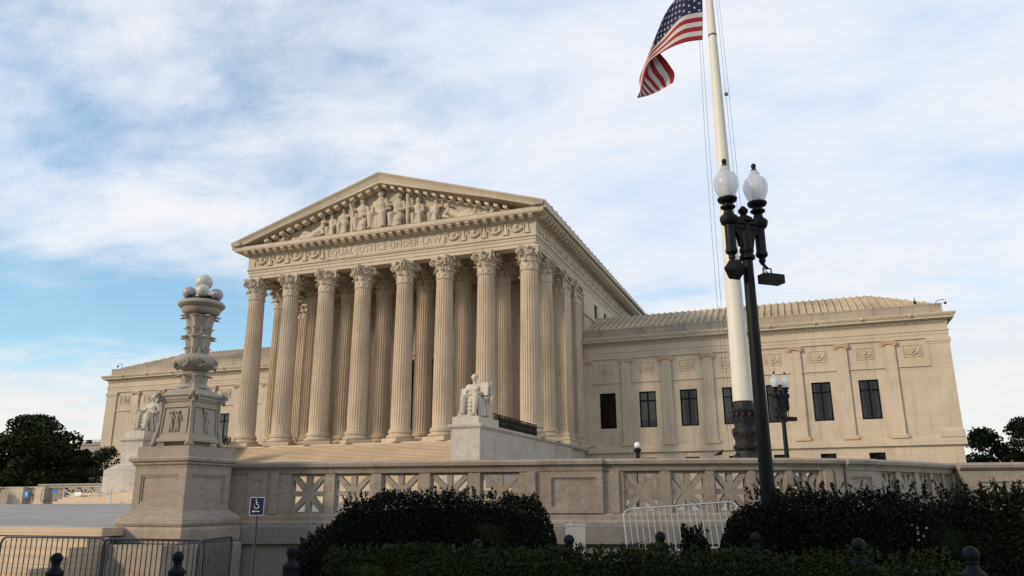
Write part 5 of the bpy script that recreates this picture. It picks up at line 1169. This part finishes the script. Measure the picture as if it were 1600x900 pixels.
barrier((-20.65,-14.3), (-18.0,-14.3), -4.12, 1.0, BLACK, 'dark crowd barrier against the pierced wall at the far side of the plaza', nb=16, feet=True, hooks=False)
t = thing('notice_sign', (-19.3, -14.35, -4.3), 'small dark blue notice hung on the far dark barrier', 'sign'); b = B(); b.box(-19.55,-19.05,-14.37,-14.34,-4.42,-4.14); build('notice_board', b, BLUE2, t)
t = thing('rope_barrier', (-16, -15.6, -5.15), 'white posts with a sagging rope and white notice before the left steps', 'rope barrier')
pp = [(-17.55,-15.0),(-14.3,-14.9),(-13.3,-13.8),(-11.5,-16.4)]
pts = []
for i, (x, y) in enumerate(pp):
    b = B(); b.lathe([(.22,-5.17),(.22,-5.12),(.05,-5.10),(.045,-4.20),(.06,-4.17),(.05,-4.12)], 12, (x,y,0)); build('post', b, WHITEM, t, smooth=30)
b = B()
for a_, c_ in zip(pp[:2], pp[1:3]): b.tube([(a_[0]+(c_[0]-a_[0])*k/8, a_[1]+(c_[1]-a_[1])*k/8, -4.25-.35*math.sin(math.pi*k/8)) for k in range(9)], .02, 5)
build('rope', b, WHITEM, t); b = B(); b.box(-16.4,-15.8,-15.08,-15.05,-4.62,-4.36); build('notice', b, WHT, t)
t = thing('planter', (-25.4, -15.2, -5.15), 'round pale planter with dark foliage at the left edge of the picture', 'planter')
b = B(); b.lathe([(.62,-5.15),(.66,-4.9),(.72,-4.3),(.76,-4.22),(.70,-4.20)], 24, (-25.2,-15.2,0)); build('pot', b, STATM, t, smooth=30)
pts = rng.normal(size=(500,3))*[.35,.35,.12]+[-25.2,-15.2,-4.10]; leafobj('foliage', pts, .10, TREEL, t, loc=(-25.2,-15.2,-4.2))
# ------------------------------------------------------------------ far building
t = thing('office_building', (-199, 152, -5), 'flat roofed pale block with roof railings far behind the left trees', 'building')
b = B(); holes = [[(x,z),(x+1.6,z),(x+1.6,z+2.0),(x,z+2.0)] for x in np.arange(-224,-182,3.2) for z in (-2.5,1.2,4.9,8.6)]; b.plate([(-226,-5.5),(-176,-5.5),(-176,14.6),(-226,14.6)], holes, 150, 150.6); b.box(-226,-176,151.5,170,-5.5,14.6); build('wall', b, FARM, t)
b = B(); b.box(-226,-176,150.9,151.3,-5,13); build('windows', b, DARKROOM, t); b = B(); b.box(-226.4,-175.6,149.6,170,14.61,15.1); b.box(-212,-196,155,165,15.1,16.3); build('roof', b, FARM, t)
b = B()
for x in np.arange(-208,-194,1.6): b.box(x,x+.15,150.5,150.6,15.1,16.4)
b.box(-208,-194,150.45,150.6,16.35,16.5); b.box(-206,-204.5,152,153,15.1,16.8); build('roof_railing', b, BLACK, t)
# ------------------------------------------------------------------ trees
def tree(x, y, zg, h, rw, label, trunk_h=.3, n=14000, ls=.28, seedv=1, mat=TREEL, clumps=34, name='tree', gap=1.0, grp='trees beyond the plaza'):
    rs = np.random.default_rng(seedv); t = thing(name, (x, y, zg), label, 'tree', grp)
    b = B(); b.tube([(x,y,zg-.2),(x+.1,y,zg+h*.2),(x-.1,y+.1,zg+h*.42),(x+.1,y,zg+h*.62)], [h*.035,h*.028,h*.02,h*.008], 10)
    cs = []
    for k in range(clumps):
        a = rs.uniform(0, 2*math.pi); u = rs.uniform(0, 1); zz = trunk_h+(1-trunk_h)*u*.93; wv = math.sin(math.pi*min(1, (u*.85+.14)))**.6; r_ = rw*wv*math.sqrt(rs.uniform(.05, 1))*.86
        p = np.array([x+r_*math.cos(a), y+r_*math.sin(a), zg+h*zz]); cs.append((p, rs.uniform(.13, .24)*rw*1.25*gap))
        if k < 16: st = Vector((x, y, zg+h*(trunk_h*.7+.25*u))); b.tube([st, st.lerp(Vector(p), .5)+Vector((0,0,-.02*h)), Vector(p)], [h*.012,h*.008,h*.003], 6)
    build('trunk', b, BARK, t, smooth=50)
    pts = []
    for p, r_ in cs:
        m = int(n/clumps); d = rs.normal(size=(m, 3)); d /= np.linalg.norm(d, axis=1)[:, None]; q = r_*rs.uniform(.35, 1.08, m)**.6; pts.append(p+d*q[:, None]*[1.15, 1.15, .8])
    leafobj('crown', np.concatenate(pts), ls, mat, t, loc=(x, y, zg)); return t
tree(-44.5, 3.5, -5.4, 9.6, 5.6, 'tall dense dark tree at the far left edge', .12, 26000, .26, 3, clumps=60)
tree(-50.5, -2.5, -5.4, 9.0, 4.5, 'broad dark tree cut by the left picture edge', .12, 12000, .26, 11, clumps=40)
tree(-40.9, 6.4, -5.4, 6.1, 2.6, 'smaller round dark tree between the tall left tree and the courthouse', .10, 15000, .20, 4, clumps=36)
tree(-37.3, 6.6, -5.4, 6.1, 3.2, 'light airy tree right in front of the left wing end', .22, 2800, .17, 5, clumps=24, gap=.9)
tree(52.0, 39.5, -5.4, 7.7, 3.6, 'dark tree just beyond the right end of the courthouse', .05, 8000, .20, 6, clumps=36)
tree(56.5, 38.5, -5.4, 8.9, 4.0, 'taller dark tree at the right picture edge behind the wall', .05, 11500, .20, 7, clumps=44)
tree(49.3, 42, -5.4, 6.0, 2.2, 'lowest dark tree, half hidden by the right corner of the courthouse', .05, 5000, .24, 8, clumps=20)
# ------------------------------------------------------------------ hedges
def hedge(path, w, zb, zt, n, ls, mat, label, name='hedge', bump=.16, sprigs=60, spl=.22, grp=None, dens_core=True, prof=None):
    """leafy clipped hedge along a plan path; prof(t) gives the top height factor"""
    P2 = [np.array(p, float) for p in path]; seg = [np.linalg.norm(c-a) for a, c in zip(P2[:-1], P2[1:])]; tot = sum(seg)
    def at(s):
        for (a, c, L) in zip(P2[:-1], P2[1:], seg):
            if s <= L: return a+(c-a)*s/L, (c-a)/L
            s -= L
        return P2[-1], (P2[-1]-P2[-2])/seg[-1]
    prof = prof or (lambda t: 1)
    pts = []; f1, f2, f3 = rng.uniform(0, 6, 3)
    for _ in range(n):
        s = rng.uniform(0, tot); p, d = at(s); nn = np.array([d[1], -d[0]]); t = s/tot
        end = min(1, (1-abs(2*t-1)**14)+.02)
        H = (zt-zb)*prof(t); th = rng.uniform(-.2, math.pi+.2)
        # rounded rectangular section
        cx = math.copysign(abs(math.cos(th))**.45, math.cos(th)); cz = max(-.2, math.copysign(abs(math.sin(th))**.45, math.sin(th)))
        if rng.uniform() < .55: cx = 1; cz = rng.uniform(-.05, 1); 
        if cz > .86: cx *= .9
        k = 1+bump*(math.sin(s*2.1+f1)*.5+math.sin(s*5.3+f2+cz*3)*.3+math.sin(cz*7+f3+s)*.3)+rng.normal()*.06-abs(rng.normal())*.07
        r_ = w/2*cx*k*end; z = zb+H*max(0, cz)*(1+(k-1)*.5)*(.25+.75*end)
        q = p+nn*r_; pts.append((q[0], q[1], z))
    for _ in range(sprigs):
        s = rng.uniform(.09*tot, .91*tot); p, d = at(s); nn = np.array([d[1], -d[0]]); o_ = rng.uniform(-.4, .5)*w; L = rng.uniform(.3, 1)*spl; dx, dy = rng.normal(size=2)*.25
        H = (zt-zb)*prof(s/tot)
        for k in range(int(L/ls*3.2)): f = k/(L/ls*3.2); pts.append((p[0]+nn[0]*o_+dx*L*f+rng.normal()*ls*.4, p[1]+nn[1]*o_+dy*L*f+rng.normal()*ls*.4, zb+H*.97+L*f))
    core = B()
    N = max(6, int(tot/.35)); vs = []
    for i in range(N+1):
        t = i/N; p, d = at(tot*min(.995, max(.005, t))); nn = np.array([d[1], -d[0]]); end = min(1, (1-abs(2*t-1)**14)+.02); H = (zt-zb)*prof(t)*(.3+.7*end)*.90; ww = w/2*.86*end
        for a_, c_ in ((1,0),(1,.75),(.72,.96),(-.72,.96),(-1,.75),(-1,0)): vs.append((p[0]+nn[0]*ww*a_, p[1]+nn[1]*ww*a_, zb+H*c_))
    core.add(vs, [(i*6+k, (i+1)*6+k, (i+1)*6+(k+1) % 6, i*6+(k+1) % 6) for i in range(N) for k in range(6)]+[tuple(range(6)), tuple(N*6+k for k in range(6))])
    base = (path[0][0], path[0][1], zb); o = leafobj(name, pts, ls, mat, None, core, base); tag(o, label, 'hedge' if name == 'hedge' else 'bush', grp); return o
rounded = lambda t: .80+.20*math.sin(math.pi*min(1, max(0, t)))**.5
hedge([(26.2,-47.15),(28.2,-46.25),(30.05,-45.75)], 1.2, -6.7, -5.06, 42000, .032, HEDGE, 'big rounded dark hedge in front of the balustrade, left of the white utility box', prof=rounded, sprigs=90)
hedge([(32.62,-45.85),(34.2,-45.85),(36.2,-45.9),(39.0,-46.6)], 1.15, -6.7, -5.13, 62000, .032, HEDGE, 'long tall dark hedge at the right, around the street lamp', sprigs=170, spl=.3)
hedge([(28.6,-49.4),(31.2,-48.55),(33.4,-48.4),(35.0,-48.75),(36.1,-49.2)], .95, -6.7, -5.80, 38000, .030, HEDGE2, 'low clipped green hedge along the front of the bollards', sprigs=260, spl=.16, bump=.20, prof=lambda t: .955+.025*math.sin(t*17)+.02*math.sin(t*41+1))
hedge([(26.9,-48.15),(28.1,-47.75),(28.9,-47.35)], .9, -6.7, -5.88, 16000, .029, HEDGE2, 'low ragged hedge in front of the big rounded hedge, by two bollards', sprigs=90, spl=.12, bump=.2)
hedge([(25.4,-46.9),(26.2,-46.5),(26.9,-46.2)], .9, -6.7, -5.66, 9000, .036, BUSH, 'loose brownish bush beside the wheelchair sign', name='bush', sprigs=150, spl=.25, bump=.35, prof=lambda t: .55+.45*min(1, t*2.2))
hedge([(31.95,-45.1),(32.45,-45.0)], .35, -6.3, -5.78, 1300, .034, HEDGE, 'small spiky shrub in front of the leaning white barrier', name='bush', sprigs=30, spl=.25)
b = B()
def flower(name, c, n, mat, label, spread, grp='flower clusters on the right hedge'):
    b = B()
    for k in range(n):
        p = Vector(c)+Vector(rng.normal(size=3)*spread)
        for j in range(5): a = j*2*math.pi/5; b.add([p, p+Vector((.012*math.cos(a-.5), -.008, .012*math.sin(a-.5))), p+Vector((.019*math.cos(a), -.010, .019*math.sin(a))), p+Vector((.012*math.cos(a+.5), -.008, .012*math.sin(a+.5)))], [(0,1,2,3)])
    o = build(name, b, mat, fixn=False); tag(o, label, 'flowers', grp); recenter(o)
flower('flower_cluster', (35.45,-46.5,-5.62), 7, FLOW, 'cluster of small white flowers in the middle of the long right hedge', .07)
flower('flower_cluster', (36.9,-46.62,-5.40), 8, FLOP, 'cluster of pink flowers high on the long right hedge', .05)

# unseen street trees added behind the photographer to shade the hedges and the balustrade
TL = ['leftmost street tree across the pavement, nearest the plaza steps', 'street tree across the pavement, second from the plaza steps', 'tall street tree directly behind the viewpoint', 'tall street tree across the pavement opposite the flagpole', 'rightmost street tree across the pavement']
for i, (x, y, h, rw) in enumerate(((11.0,-66.0,13.0,4.2),(17.5,-64.5,13.5,4.8),(25.5,-67.0,12.0,5.0),(35.0,-69.0,11.5,5.0),(43.5,-66.0,11.0,4.8))):
    tree(x, y, -6.8, h, rw, TL[i], .20, 14000, .42, 20+i, clumps=40, grp='street trees across the pavement')
